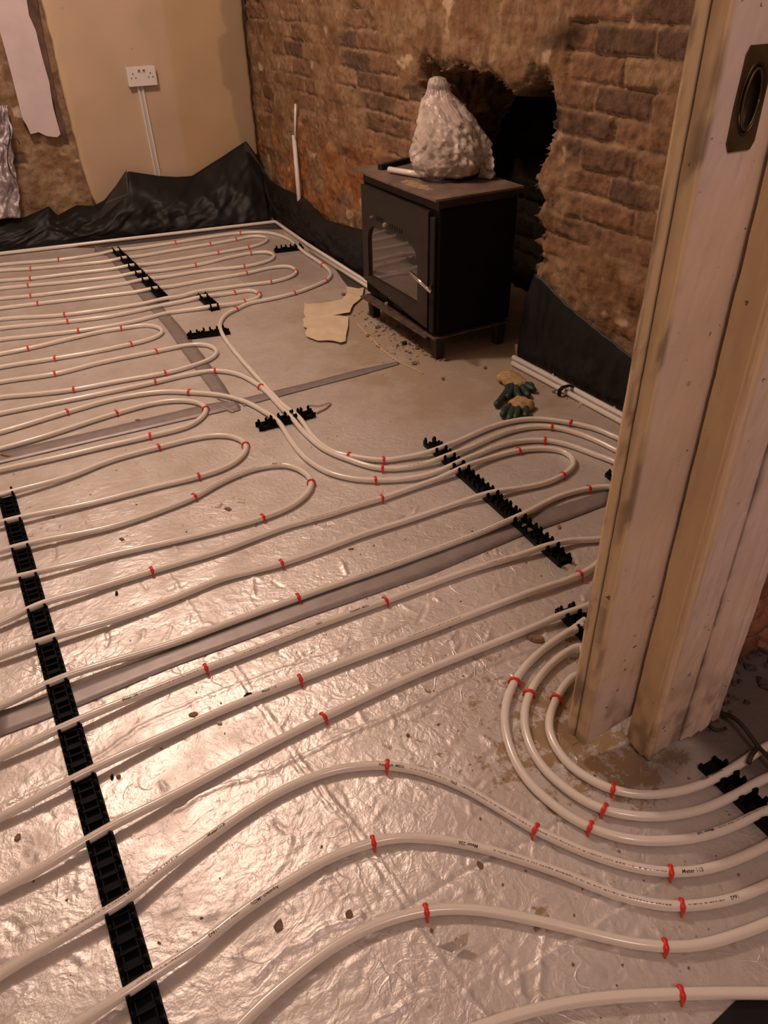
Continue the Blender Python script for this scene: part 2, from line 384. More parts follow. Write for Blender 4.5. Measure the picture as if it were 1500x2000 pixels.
# ---- bare brick stove wall with the fireplace opening
HOLE = [(2.03, -.1), (2.06, .12), (2.05, .24), (2.085, .29), (2.05, .34), (2.10, .38), (2.06, .42), (2.105, .47), (2.07, .52), (2.11, .56), (2.10, .66), (2.05, .70), (2.05, .79),
        (2.09, .86), (2.14, .88), (2.19, .84), (2.26, .81), (2.32, .84), (2.42, .86), (2.52, .865), (2.58, .875), (2.66, .84), (2.79, .875), (2.85, .85), (2.86, .77), (2.80, .72), (2.78, .55), (2.80, -.1)]
def brick_relief(u, z, seed=0, bw=.225, bh=.073, cover_fn=None, drip_fn=None):
    zz = z + .006*(fbm(u*2.2, z*2, seed+1, 2)-.5)*2; course = np.floor(zz/bh)
    uu = u + (course % 2)*bw*.5 + .03*_h(course.astype(np.int64), 0*course.astype(np.int64), seed+3)
    bi = np.floor(uu/bw).astype(np.int64); ci = course.astype(np.int64)
    fu = (uu/bw-bi)*bw; fz = (zz/bh-course)*bh
    wob = .005*(fbm(u*40, z*40, seed+2, 2)-.5)*2
    dm = np.minimum(np.minimum(fu, bw-fu), np.minimum(fz, bh-fz)) + wob
    brick = sst(.003, .010, dm)
    r1 = _h(bi, ci, seed+11); r2 = _h(bi, ci, seed+23)
    rough = fbm(u*28, z*28, seed+5, 4)-.5; big = fbm(u*5, z*5, seed+7, 3)
    hgt = -.010*(1-brick) + (r1-.5)*.014 + rough*.018 + (fbm(u*75, z*75, seed+88, 2)-.5)*.008
    tan_ = np.array([.46, .33, .205]); b1 = np.array([.27, .165, .105]); b2 = np.array([.15, .10, .075]); b3 = np.array([.36, .25, .16])
    w = sst(.15, .55, r2)[..., None]; col = b2*(1-w)+b1*w; w = sst(.6, .9, r2)[..., None]; col = col*(1-w)+b3*w
    col = col*(.75+.5*fbm(u*50, z*50, seed+31, 3))[..., None]
    mcol = np.array([.36, .26, .17])*(.7+.6*fbm(u*60, z*60, seed+41, 3))[..., None]
    b = brick[..., None]; col = mcol*(1-b)+col*b
    if cover_fn is not None:
        cv = cover_fn(u, z, big)
        lump = fbm(u*14, z*14, seed+51, 4)
        if drip_fn is not None:
            dr = drip_fn(u, z); lump = lump*(1-.6*dr) + fbm(u*30, z*10, seed+61, 3)*.6*dr
        cv = cv*.86
        hgt = hgt*(1-cv) + cv*(.010+.045*(lump-.5))
        shade = sst(.25, .75, fbm(u*17, z*17, seed+71, 4))[..., None]
        cc = np.array([.23, .135, .075])*(1-shade)+tan_*.80*shade
        pale = sst(.74, .82, fbm(u*11, z*15, seed+77, 3))[..., None]
        cc = cc*(1-pale)+np.array([.66, .52, .37])*pale
        col = col*(1-cv[..., None]) + cc*cv[..., None]
    return hgt, col
def build_stove_wall():
    gy = np.concatenate([np.arange(.72, 1.45, .05), np.arange(1.45, YL+.07, .0065)]); gz = np.concatenate([np.arange(-.02, 1.25, .0065), np.arange(1.25, 2.5, .06), [2.5]])
    Y, Z = np.meshgrid(gy, gz, indexing='ij')
    cover = lambda u, z, big: np.clip(sst(.40, .60, big + .07*sst(2.7, 3.0, u) + .42*sst(.74, .88, z)*sst(3.2, 2.9, u)*sst(1.95, 2.1, u) + .22*sst(2.95, 3.3, u)*sst(.8, .3, z) - .09*sst(2.05, 1.9, u) + .26*sst(2.1, 1.9, u)*sst(.45, .3, z)
                                             + .25*sst(.95, 1.1, z)), 0, 1)
    drip = lambda u, z: sst(.72, .84, z)*sst(3.0, 2.8, u)*sst(1.9, 2.1, u)
    h, C = brick_relief(Y, Z, 3, cover_fn=cover, drip_fn=drip)
    X = XR - h
    # the ragged reveal of the opening turns back into the wall
    Yj = Y + .018*(1-.5*sst(2.3, 2.5, Y))*(fbm(Y*26, Z*26, 91, 3)-.5)*2; Zj = Z + .02*(fbm(Y*24, Z*12, 95, 3)-.5)*2
    inside = inpoly(Yj, Zj, HOLE); d = segdist(Yj, Zj, HOLE, True)
    dd = np.where(inside, d, 0); far = sst(2.3, 2.5, Y); X = X + np.minimum(dd*9, .42-.30*far)
    X = X + np.where(~inside, .02*np.exp(-(d/.02)**2), 0)
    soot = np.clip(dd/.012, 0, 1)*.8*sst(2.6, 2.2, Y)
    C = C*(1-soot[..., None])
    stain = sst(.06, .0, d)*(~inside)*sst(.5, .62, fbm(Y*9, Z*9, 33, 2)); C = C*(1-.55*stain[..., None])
    # damp, blackened brick patches above the right of the opening
    dk = np.maximum(np.exp(-(((Y-2.03)/.13)**2+((Z-.98)/.04)**2)), .6*np.exp(-(((Y-2.0)/.08)**2+((Z-.76)/.05)**2)))*sst(.35, .6, fbm(Y*16, Z*16, 66, 3))
    C = C*(1-.75*dk[..., None])*np.array([.80, .74, .69])
    rust = (sst(2.75, 3.1, Y)*sst(.60, .35, Z)*sst(.35, .6, fbm(Y*6, Z*6, 71, 3)))[..., None]; C = C*(1-rust)+C*np.array([1.22, .92, .66])*rust
    keep = ~(inside & (d > .047-.030*far))
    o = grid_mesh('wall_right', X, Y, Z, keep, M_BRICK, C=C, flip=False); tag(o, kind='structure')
    # back and sides of the recess
    Yb, Zb = np.meshgrid(np.arange(1.9, 3.0, .012), np.arange(-.02, 1.3, .012), indexing='ij')
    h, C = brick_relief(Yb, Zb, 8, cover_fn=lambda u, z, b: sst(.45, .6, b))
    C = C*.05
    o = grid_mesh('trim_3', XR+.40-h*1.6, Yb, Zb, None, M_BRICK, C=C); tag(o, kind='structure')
    # the far cheek of the recess, catching a little light above the soot line
    Xc, Zc = np.meshgrid(np.arange(XR+.01, XR+.42, .009), np.arange(-.02, 1.1, .009), indexing='ij')
    h, C = brick_relief(Xc, Zc, 18, cover_fn=lambda u, z, b: sst(.4, .55, b))
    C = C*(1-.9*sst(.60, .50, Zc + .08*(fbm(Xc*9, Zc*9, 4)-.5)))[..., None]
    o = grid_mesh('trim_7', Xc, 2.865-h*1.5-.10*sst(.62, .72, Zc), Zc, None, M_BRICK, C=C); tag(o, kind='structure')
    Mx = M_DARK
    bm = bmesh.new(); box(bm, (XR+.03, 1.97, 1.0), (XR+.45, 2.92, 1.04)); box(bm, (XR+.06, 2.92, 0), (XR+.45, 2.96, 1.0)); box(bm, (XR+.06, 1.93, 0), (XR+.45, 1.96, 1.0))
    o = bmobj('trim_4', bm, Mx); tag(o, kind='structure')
build_stove_wall()

# ---- socket wall: brick and debris behind, old wallpapered plaster standing proud of it
PLOFF = 1
def build_socket_wall():
    gx = np.concatenate([np.arange(-2.3, -.1, .05), np.arange(-.1, XR, .009)]); gz = np.concatenate([np.arange(-.02, 1.3, .009), np.arange(1.3, 2.5, .06), [2.5]])
    X, Z = np.meshgrid(gx, gz, indexing='ij')
    h, C = brick_relief(X+5, Z, 14, cover_fn=lambda u, z, b: sst(.3, .5, b+.2))
    o = grid_mesh('wall_back', X, YL+.035-h, Z, None, M_BRICK, C=C, flip=True); tag(o, kind='structure')
    # plaster slab, edge traced and carried up to the ceiling
    left = [(80, 0), (100, 80), (116, 150), (140, 250), (165, 345), (180, 385)]
    P = [onY(x, y, YL-.012) for x, y in left]
    lx = np.array([p[0] for p in P])[::-1]; lz = np.array([p[2] for p in P])[::-1]
    gz = np.concatenate([np.arange(.04, 1.3, .012), [1.6, 2.0, 2.5]]); gt = np.linspace(0, 1, 90)
    T, Zp = np.meshgrid(gt, gz, indexing='ij')
    L = np.interp(gz, lz, lx) + .010*(fbm(gz*22, gz*0+3, 7, 3)-.5)
    L = np.where(gz < lz[0], L + (lz[0]-gz)*.25, L)
    Rr = XR-.028 + .012*(fbm(gz*16, gz*0+9, 5, 3)-.5)
    Xp = L[None, :]*(1-T) + Rr[None, :]*T
    Yp = YL - .012 + 0*Xp
    edge = np.minimum(Xp-L[None, :], Rr[None, :]-Xp); Yp = Yp + .012*np.exp(-(edge/.006)**2)
    # faint raised leaf sprigs of the wallpaper, left three quarters
    wp = (Xp < 1.28+.02*(fbm(Zp*5, Xp*0, 3, 2)-.5))
    spr = sst(.035, 0, np.abs(fbm(Xp*5+1.5*Zp, Zp*2.2-Xp*2, 21, 3)-.5))*sst(.4, .6, vn(Xp*7, Zp*5, 8))
    Yp = Yp - np.where(wp, .0012*spr, 0)
    c1 = np.array([.52, .40, .285]); c2 = np.array([.49, .365, .22]); c3 = np.array([.37, .28, .18])
    a = sst(1.24, 1.27, Xp)[..., None]; C = (c1*(1-a)+c2*a)
    patch = sst(-.01, .01, Xp - (1.58 - .05*sst(.3, .6, np.sin(Zp*9+1)) + .09*(fbm(Zp*7, Xp*7, 12, 3)-.5)))[..., None]
    C = C*(1-patch)+c3*patch
    e2 = sst(.05, .0, Xp-L[None, :])[..., None]; C = C*(1-.5*e2)+np.array([.62, .47, .26])*.5*e2
    C = C*(.93+.14*fbm(Xp*4, Zp*4, 44, 3))[..., None]
    o = grid_mesh('trim_5', Xp, Yp, Zp, None, M_PLASTER, C=C, flip=True); md = o.modifiers.new('s', 'SOLIDIFY'); md.thickness = .03; md.offset = PLOFF
    tag(o, kind='structure')
    # dark timber strip beside the plaster
    w = [onY(x, y, YL-.005) for x, y in [(50, 0), (88, 130), (108, 215), (118, 268), (133, 272), (112, 195), (84, 70), (72, 0)]]
    w = [w[0]+np.array([-.004, 0, 1.3])] + w + [w[-1]+np.array([.0, 0, 1.3])]
    o = slab_poly('trim_6', w, .03, mat('dark_old_timber', (.12, .07, .055), .85, noise=(20, .4)), normal=(0, 1, 0)); tag(o, kind='structure')
build_socket_wall()
panel_px = [(0, 62), (14, 112), (30, 175), (44, 232), (52, 244), (60, 262), (75, 258), (92, 266), (112, 268), (118, 262), (104, 210), (96, 160), (82, 110), (70, 60), (57, 30), (52, 0)]
P = [onY(x, y, YL-.03) for x, y in panel_px]; P.append(P[-1]+np.array([-.01, 0, 1.2])); P.append(P[0]+np.array([-.02, 0, 1.35]))
tag(slab_poly('plasterboard_strip', P, .014, M_WHITEBOARD, normal=(0, 1, 0)), 'tall lilac-white plasterboard strip with a torn lower end at the upper left', 'plasterboard')
# crumpled silver sheet in the far left corner
def foil_sheet():
    a = [onY(x, y, YL-.04) for x, y in [(-60, 190), (45, 285)]]
    g = np.linspace(0, 1, 46); A, Bv = np.meshgrid(g, g, indexing='ij')
    tl = onY(-70, 205, YL-.03); tr = onY(14, 205, YL-.03); bl = onY(-70, 425, YL-.12); br = onY(42, 425, YL-.10)
    Pm = (tl[None, None]*((1-A)*(1-Bv))[..., None] + tr*(A*(1-Bv))[..., None] + bl*((1-A)*Bv)[..., None] + br*(A*Bv)[..., None])
    n = np.abs(fbm(A*7, Bv*9, 3, 4)-.5)
    Pm[..., 1] -= .09*n; Pm[..., 0] += .03*(fbm(Bv*9, A*2, 5, 3)-.5)
    o = grid_mesh('foil_sheet', Pm[..., 0], Pm[..., 1], Pm[..., 2], None, M_CRUMPLE, flip=True); md = o.modifiers.new('s', 'SOLIDIFY'); md.thickness = .002
    tag(o, 'crumpled silver sheet hanging against the wall at the far left', 'insulation sheet')
    V, Fc = [], []
    tw = [onY(x, y, YL-.12) for x, y in [(18, 245), (20, 262), (16, 285), (15, 305), (18, 330), (30, 350)]]
    V, Fc = tube_geo(smooth_poly(tw, .01, .005), .003, 6, True, V, Fc)
    tw = [onY(x, y, YL-.12) for x, y in [(6, 280), (16, 285), (22, 270), (34, 272), (38, 282)]]
    V, Fc = tube_geo(smooth_poly(tw, .01, .005), .0025, 6, True, V, Fc)
    tag(mesh('twig', V, Fc, M_CABLE, None, True), 'thin dark forked twig of wire in front of the silver sheet', 'wire')
foil_sheet()

# ---- rest of the shell, outside the frame
def plain(name, lo, hi, m=M_ROOM):
    bm = bmesh.new(); box(bm, lo, hi); return tag(bmobj(name, bm, m), kind='structure')
plain('ceiling', (-2.3, -1.7, 2.5), (2.4, 4.9, 2.55))
plain('wall_left', (-2.35, -1.7, 0), (-2.3, 4.9, 2.5))
plain('wall_front', (-2.3, -1.75, 0), (2.4, -1.7, 2.5))
plain('wall_hall', (2.4, -1.7, 0), (2.45, .72, 2.5))

# ---- brick skin of the doorway wall behind the architrave
def build_door_wall():
    gx = np.concatenate([np.arange(.93, 1.5, .006), np.arange(1.5, 2.41, .05)]); gz = np.concatenate([np.arange(0, .7, .006), np.arange(.7, 2.51, .06)])
    X, Z = np.meshgrid(gx, gz, indexing='ij'); Z = Z + .065*(1-Z/2.5) + .012*(fbm(X*14, X*0+2, 3, 3)-.5)*(1-Z/2.5)
    h, C = brick_relief(X, Z, 27, bw=.23, bh=.105)
    C = C*np.array([.80, .55, .55])
    o = grid_mesh('wall_doorway', X, .60-h*1.1, Z, None, M_BRICK, C=C); md = o.modifiers.new('s', 'SOLIDIFY'); md.thickness = .10; md.offset = -1
    tag(o, kind='structure')
build_door_wall()

# ---- sliding door leaf with flush pull, jamb and architrave
def extrude_profile(name, prof, z0, z1, colfn, material, parent=None, nz=170, jit=.0008, zfun=None, seed=0):
    prof = [np.array(p, float) for p in prof]
    # densify so that stains and wear can vary along the board
    pts = []
    for i in range(len(prof)):
        a, b = prof[i], prof[(i+1) % len(prof)]; k = max(1, int(np.linalg.norm(b-a)/.007))
        for j in range(k): pts.append(a+(b-a)*j/k)
    n = len(pts); P = np.array(pts); zs = np.linspace(0, 1, nz)
    X = np.repeat(P[None, :, 0], nz, 0); Y = np.repeat(P[None, :, 1], nz, 0); Zb = z0 + (zfun(X, Y) if zfun else 0)
    Z = Zb + (z1-Zb)*zs[:, None]**1.6
    idn = np.arange(n)[None, :]+0*X
    nz1 = fbm(idn*.9+seed, Z*35, seed+3, 3)-.5; nz2 = fbm(idn*.7+seed+40, Z*28, seed+9, 3)-.5
    X = X + nz1*jit*2; Y = Y + nz2*jit*2
    V = np.stack([X, Y, Z], -1).reshape(-1, 3); Fc = []
    for i in range(nz-1):
        for j in range(n):
            k = (j+1) % n; Fc.append((i*n+j, i*n+k, (i+1)*n+k, (i+1)*n+j))
    Fc.append(tuple(reversed(range(n)))); Fc.append(tuple((nz-1)*n+j for j in range(n)))
    o = mesh(name, V, Fc, material, parent)
    colour_attr(o.data, colfn(X, Y, Z).reshape(-1, 3)); return o
LIL = np.array([.66, .545, .49]); YEL = np.array([.62, .47, .28]); DIR = np.array([.10, .065, .045])
def mixcol(a, b, t): return a*(1-t[..., None]) + b*t[..., None]
def grime(C, X, Z, amt=.6, seed=0, sc=18):
    t = sst(.70, .78, fbm(X*90, Z*45, seed, 3))*amt*.25; C = mixcol(C, DIR, t)
    t = sst(.28, .0, Z)*sst(.45, .7, fbm(X*40, Z*25, seed+5, 3))*.6; return mixcol(C, DIR, t)
def leaf_col(X, Y, Z):
    face = sst(.706, .7085, X + .003*(fbm(Z*30, Z*0, 4, 3)-.5)*2)*(Y < .612)
    C = mixcol(YEL*.95+0*X[..., None], LIL+0*X[..., None], face)
    blot = sst(.4, .65, fbm(X*6, Z*3.5, 31, 3))*face; C = mixcol(C, np.array([.64, .50, .37]), blot*.8)
    C = mixcol(C, DIR*1.6, (1-face)*sst(.50, .68, fbm(Y*70, Z*12, 12, 4))*.75)
    C = mixcol(C, DIR, np.exp(-((Y-.6265)/.0018)**2)*(1-face)*.9)
    C = grime(C, X, Z, .5, 77, 9)
    return C
lp = [(.705, .648), (.6995, .646), (.6965, .640), (.6965, .634), (.700, .630), (.703, .627), (.700, .624), (.7005, .612), (.702, .606), (.705, .6045), (.76, .6045), (.88, .6045), (.88, .650), (.72, .650)]
door = tag(extrude_profile('door_1', lp, .05, 2.05, leaf_col, M_WOOD_PAINT, jit=.0010, zfun=lambda X, Y: -.004+.014*sst(.70, .80, X)+.006*(fbm(X*60, Y*60, 3)-.5)), kind='structure')
# flush pull
def flush_pull():
    bm = bmesh.new(); bm.from_mesh(door.data)      # cut the pocket for the recessed cup
    dead = [f for f in bm.faces if all(.735 < v.co.x < .775 and .99 < v.co.z < 1.077 and v.co.y < .612 for v in f.verts)]
    bmesh.ops.delete(bm, geom=dead, context='FACES'); bm.to_mesh(door.data); bm.free()
    q = [onY(x, y, YD-.006) for x, y in [(1405, 290), (1447, 277), (1500, 258), (1500, 95), (1438, 108)]]
    x0, x1, z0, z1 = .7325, .7775, .985, 1.082
    yf = .6045
    bm = bmesh.new(); N = 40; cx, cz = (x0+x1)/2+.002, (z0+z1)/2; rx, rz = .0170, .0350
    rings = []
    for (k, dy) in ((1.0, -.0022), (.96, -.0035), (.90, -.0030), (.84, .004), (.70, .011), (.35, .0135)):
        rings.append([bm.verts.new((cx+rx*k*math.cos(2*PI*i/N), yf+dy, cz+rz*k*math.sin(2*PI*i/N))) for i in range(N)])
    for a, b in zip(rings, rings[1:]):
        for i in range(N): bm.faces.new((a[i], b[i], b[(i+1) % N], a[(i+1) % N]))
    bm.faces.new(rings[-1])
    cup = bmobj('recessed_cup', bm, mat('dark_brass_cup', (.05, .035, .016), .42, .8, noise=(40, .4)), None, True)
    V = []; Fc = []
    for i in range(N):
        t = 2*PI*i/N; c, s = math.cos(t), math.sin(t); V.append((cx+rx*c, yf-.0022, cz+rz*s))
    for i in range(N):
        t = 2*PI*i/N; c, s = math.cos(t), math.sin(t)
        kx = min((x1-cx)/abs(c) if abs(c) > 1e-6 else 9, (z1-cz)/abs(s) if abs(s) > 1e-6 else 9)
        V.append((cx+kx*c if kx < 9 else cx, yf-.0022, cz+kx*s))
    for i in range(N):
        V.append((V[N+i][0]*1.0, yf+.001, V[N+i][2]))
    for i in range(N):
        k = (i+1) % N; Fc.append((i, k, N+k, N+i)); Fc.append((N+i, N+k, 2*N+k, 2*N+i))
    pl = mesh('flush_pull', V, Fc, M_BRASS, door); cup.parent = pl
    ring = [(cx+rx*.80*math.cos(t), yf-.003+.002*math.cos(t), cz+rz*.80*math.sin(t)) for t in np.linspace(0, 2*PI, 40)]
    tube('ring', ring, .0016, M_BRASS, pl, 8)
    pl['label'] = 'tarnished brass recessed ring pull'
flush_pull()
def jamb_col(X, Y, Z):
    C = YEL+0*X[..., None]; C = C*(.85+.3*fbm(Y*30, Z*3, 3, 3))[..., None]; return grime(C, Y, Z, .35, 5, 12)
o = extrude_profile('trim_1', [(.799, .5965), (.799, .5575), (.86, .5575), (.86, .5965)], .0, 2.05, jamb_col, M_WOOD_PAINT, jit=.0008, zfun=lambda X, Y: .010+.008*sst(.56, .60, Y)); tag(o, kind='structure')
def arch_col(X, Y, Z):
    C = LIL*1.04+0*X[..., None]; a = sst(.822, .814, X+.006*(fbm(Z*22, Z*0, 5, 3)-.5)*2); C = mixcol(C, YEL, a*.9)
    C = mixcol(C, np.array([.66, .51, .38]), sst(.45, .65, fbm(X*6, Z*3, 51, 3))*.55)
    crack = np.exp(-((X-.8835)/.0016)**2)*sst(.2, .5, vn(Z*30, Z*0, 4)); C = mixcol(C, DIR, crack*.9)
    return grime(C, X, Z, .35, 15, 10)
ap = [(.8035, .585), (.8035, .5525), (.8045, .5485), (.808, .546), (.814, .546), (.818, .549), (.8195, .5525), (.881, .5525), (.8822, .5525), (.8826, .566), (.8848, .566), (.8852, .5505), (.905, .549), (.907, .545), (.922, .545), (.924, .541), (.936, .539), (.944, .541), (.946, .5375), (.958, .5375), (.962, .542), (.962, .60)]
o = extrude_profile('trim_2', ap, .0, 2.1, arch_col, M_WOOD_PAINT, jit=.0016, zfun=lambda X, Y: .004+.03*sst(.90, .96, X)+.012*(fbm(X*70, Y*70, 13, 2)-.3), seed=3); tag(o, kind='structure')

# ================================================================== PIPES
# rails first: their centrelines lift the pipes
RAILS = {
 'left':   dict(a=(-.070, .40), b=(-.070, 2.02)),
 'middle': dict(px=[(838, 868), (1103, 1103)]),
 'back':   dict(px=[(224, 490), (322, 588)]),
 'short':  dict(px=[(392, 580), (421, 607)]),
 'cross':  dict(px=[(366, 661), (449, 650)]),
 'bend':   dict(px=[(506, 838), (607, 812)]),
 'corner': dict(px=[(537, 493), (588, 487)]),
 'leafend': dict(px=[(1098, 1192), (1165, 1262)]),
 'leafpeek': dict(px=[(1192, 928), (1235, 962)]),
 'hall':   dict(px=[(1378, 1492), (1530, 1638)]),
}
for k, r in RAILS.items():
    if 'px' in r: r['a'], r['b'] = [tuple(fl(*q)[:2]) for q in r['px']]
def lift(x, y):
    z = .0090
    for k, r in RAILS.items():
        d = float(segdist(np.array([x]), np.array([y]), [r['a'], r['b']])[0])
        amp, w = (.009, .13) if k == 'left' else ((.008, .07) if k in ('middle', 'hall', 'leafend') else (.006, .06))
        z = max(z, .0090 + amp*math.exp(-(d/w)**2))
    return z
PR = .008
PIPES = {}
def trace(px):
    out = []
    for q in px:
        if len(q) == 3: out.append(q); continue     # (x, y, 'w'): already world
        p = fl(q[0], q[1], .012); z = lift(p[0], p[1]); p = fl(q[0], q[1], z); out.append((p[0], p[1], z))
    return [(p[0], p[1]) for p in out]
def pipe(key, px, label, group='white heating pipes laid over the foil floor', left=None, right=None):
    W2 = trace(px)
    if left: W2 = [(W2[0][0]-d, W2[0][1]-d*sl) for d, sl in left] + W2
    if right: W2 = W2 + right
    Q = smooth_poly(W2, .008, .016)
    P3 = np.array([(x, y, lift(x, y)) for x, y in Q])
    o = tube('heating_pipe', P3, PR, M_PIPE, None, 14)
    tag(o, label, 'pipe', group); PIPES[key] = (P3, o); return o
LX = lambda s=0.0: [(1.0, s), (.4, s)]
T1 = [(-8,518),(115,507),(230,488),(345,473),(420,461),(470,455),(520,454),(560,465),(588,487),(625,513),(641,526),(646,537),(638,547),(615,558),(580,571),(533,583),(487,592),(465,602),(443,613),(431,628),(431,645),(445,669),(470,700),(510,745),(550,788),(590,822),(608,848),(628,868),(655,884),(699,893),(751,899),(792,893),(847,880),(883,866),(935,844),(993,824),(1048,818),(1114,826),(1166,838),(1213,858)]
T2 = [(-8,809),(150,778),(300,747),(360,733),(417,724),(460,729),(505,752),(533,778),(570,816),(600,850),(633,877),(680,897),(744,915),(810,911),(861,895),(905,879),(957,857),(1012,838),(1067,833),(1122,844),(1169,862),(1210,882)]
T3 = [(-8,846),(130,805),(233,777),(317,765),(367,766),(433,772),(483,786),(520,806),(547,827),(573,867),(600,897),(640,922),(690,935),(733,938),(810,933),(876,912),(920,892),(975,871),(1023,861),(1067,860),(1111,869),(1158,886),(1206,904)]
P9o = [(1500,1582),(1440,1610),(1360,1636),(1280,1643),(1220,1638),(1156,1618),(1116,1598),(1068,1562),(1028,1522),(1004,1482),(988,1430),(986,1390),(996,1350),(1016,1314),(1052,1276),(1100,1240),(1148,1216)]
P9m = [(1500,1518),(1452,1544),(1380,1578),(1300,1594),(1240,1594),(1180,1582),(1136,1562),(1092,1530),(1056,1494),(1034,1454),(1024,1414),(1026,1378),(1040,1342),(1068,1306),(1100,1278),(1140,1258)]
P9i = [(1500,1456),(1460,1482),(1420,1508),(1360,1536),(1300,1550),(1252,1552),(1196,1542),(1144,1518),(1108,1490),(1084,1458),(1072,1426),(1074,1398),(1088,1362),(1108,1332),(1130,1314)]
HX = [(1.30, .25)]
def joined(a, b, mid):
    A = trace(a); B = trace(list(reversed(b)))
    return A, mid, B
def pipe2(key, a, b, mid, label, hall):
    A, Mi, B = joined(a, b, mid); A = [(A[0][0]-d, A[0][1]) for d in (1.0, .4)] + A
    Q = smooth_poly(A+Mi+B+hall, .008, .016); P3 = np.array([(x, y, lift(x, y)) for x, y in Q])
    o = tube('heating_pipe', P3, PR, M_PIPE, None, 14); tag(o, label, 'pipe', 'white heating pipes laid over the foil floor'); PIPES[key] = (P3, o)
pipe2('p1', T1, P9i, [(1.60, 1.25), (1.61, 1.05), (1.57, .88), (1.45, .775), (1.25, .745), (1.02, .735), (.88, .715)], 'white pipe looping past the stove, innermost of the three around the door post', [(1.35, .42), (1.7, .5)])
pipe2('p2', T2, P9m, [(1.53, 1.25), (1.56, 1.07), (1.51, .93), (1.38, .85), (1.20, .82), (1.00, .805), (.86, .78)], 'white pipe in the middle of the three that bend round the door post', [(1.35, .34), (1.7, .42)])
pipe2('p3', T3, P9o, [(1.44, 1.25), (1.46, 1.10), (1.42, 1.00), (1.30, .93), (1.15, .90), (1.00, .88), (.88, .855)], 'white pipe outermost of the three around the door post, lowest of three by the stove', [(1.30, .25), (1.7, .33)])
A = [(-6,1219),(87,1177),(173,1153),(295,1116),(433,1075),(500,1050),(563,1027),(600,1017),(650,1003),(690,990),(751,972),(810,951),(883,923),(949,897),(1015,880),(1059,876),(1096,880),(1118,893),(1120,910),(1103,926),(1067,943),(1012,954),(957,963),(905,979),(800,1015),(700,1047),(650,1066),(550,1101),(433,1131),(347,1166),(217,1212),(87,1250),(-6,1285)]
pipe('p4', A, 'white pipe turning back in a long loop just left of the door edge', left=LX()); 
# U-turns behind the leaf: p5-p6 and p7-p8
P5 = [(-6,1383),(121,1324),(260,1280),(347,1254),(433,1222),(585,1167),(650,1144),(750,1110),(847,1075),(957,1033),(1019,1006),(1067,981),(1103,966),(1153,954),(1195,950)]
P6 = [(-6,1482),(130,1417),(260,1363),(405,1305),(500,1269),(625,1220),(755,1173),(828,1146),(920,1113),(1030,1079),(1085,1062),(1122,1055),(1177,1052)]
P7 = [(-6,1600),(165,1510),(303,1446),(433,1388),(589,1326),(650,1302),(825,1237),(1000,1170),(1133,1122),(1170,1100)]
P8 = [(-6,1742),(87,1692),(217,1614),(347,1549),(477,1480),(633,1401),(800,1323),(950,1262),(1075,1210),(1152,1182)]
def uturn(key, a, b, mid, label):
    A = trace(a); B = trace(list(reversed(b))); A = [(A[0][0]-1.0, A[0][1]), (A[0][0]-.4, A[0][1])]+A; B = B+[(B[-1][0]-.4, B[-1][1]), (B[-1][0]-1.0, B[-1][1])]
    Q = smooth_poly(A+mid+B, .008, .016); P3 = np.array([(x, y, lift(x, y)) for x, y in Q])
    o = tube('heating_pipe', P3, PR, M_PIPE, None, 14); tag(o, label, 'pipe', 'white heating pipes laid over the foil floor'); PIPES[key] = (P3, o)
uturn('p5', P5, P6, [(1.36, 1.20), (1.40, 1.13), (1.37, 1.07)], 'white pipe with two straight legs on either side of the grey tape in mid floor')
uturn('p7', P7, P8, [(1.12, 1.02), (1.17, .99), (1.15, .955), (1.07, .93)], 'white pipe with two straight legs meeting the door edge below the black rail')
pipe('p10', [(-6,1908),(60,1868),(130,1826),(217,1775),(260,1748),(303,1711),(390,1649),(477,1588),(563,1538),(650,1505),(720,1495),(754,1495),(820,1506),(900,1536),(980,1582),(1040,1618),(1100,1646),(1133,1661),(1233,1693),(1317,1704),(1383,1697),(1450,1674),(1500,1650),(1560,1620)],
     'white wavy pipe, farthest of four in the foreground', left=[(.25, .35)], right=None)
pipe('p11', [(60,2050),(130,2013),(173,1987),(260,1930),(303,1902),(390,1846),(477,1778),(563,1722),(650,1673),(729,1645),(780,1636),(860,1640),(940,1656),(1020,1680),(1100,1707),(1200,1747),(1283,1767),(1333,1770),(1400,1763),(1450,1750),(1500,1728),(1560,1700)],
     'white wavy pipe, second farthest of four in the foreground, printed Meter 226', left=[(.25, .3)])
pipe('p12', [(440,2035),(500,1972),(580,1903),(660,1844),(740,1804),(820,1781),(900,1775),(980,1784),(1060,1801),(1167,1827),(1233,1842),(1300,1849),(1367,1846),(1433,1828),(1500,1803),(1560,1775)],
     'white wavy pipe, second nearest of four in the foreground, ending at the lower edge')
pipe('p13', [(900,2020),(1000,1985),(1100,1960),(1200,1947),(1333,1941),(1500,1940),(1570,1942)], 'white pipe crossing the bottom right corner, nearest to the viewer')
G2 = 'hairpin loops of white pipe along the left side'
def hair(key, px, label): pipe(key, px, label, G2, left=LX(), right=None); 
def hairpin(key, px, label):
    W2 = trace(px); W2 = [(W2[0][0]-1.0, W2[0][1]), (W2[0][0]-.4, W2[0][1])]+W2+[(W2[-1][0]-.4, W2[-1][1]), (W2[-1][0]-1.0, W2[-1][1])]
    Q = smooth_poly(W2, .008, .014); P3 = np.array([(x, y, lift(x, y)) for x, y in Q])
    o = tube('heating_pipe', P3, PR, M_PIPE, None, 12); tag(o, label, 'pipe', G2); PIPES[key] = (P3, o)
hairpin('l1', [(-6,1079),(87,1055),(217,1029),(303,1001),(381,970),(433,941),(498,915),(555,908),(589,919),(608,938),(604,958),(576,984),(520,1009),(433,1034),(347,1055),(217,1084),(130,1105),(43,1125),(-6,1137)], 'hairpin pipe loop nearest the viewer, reaching mid floor')
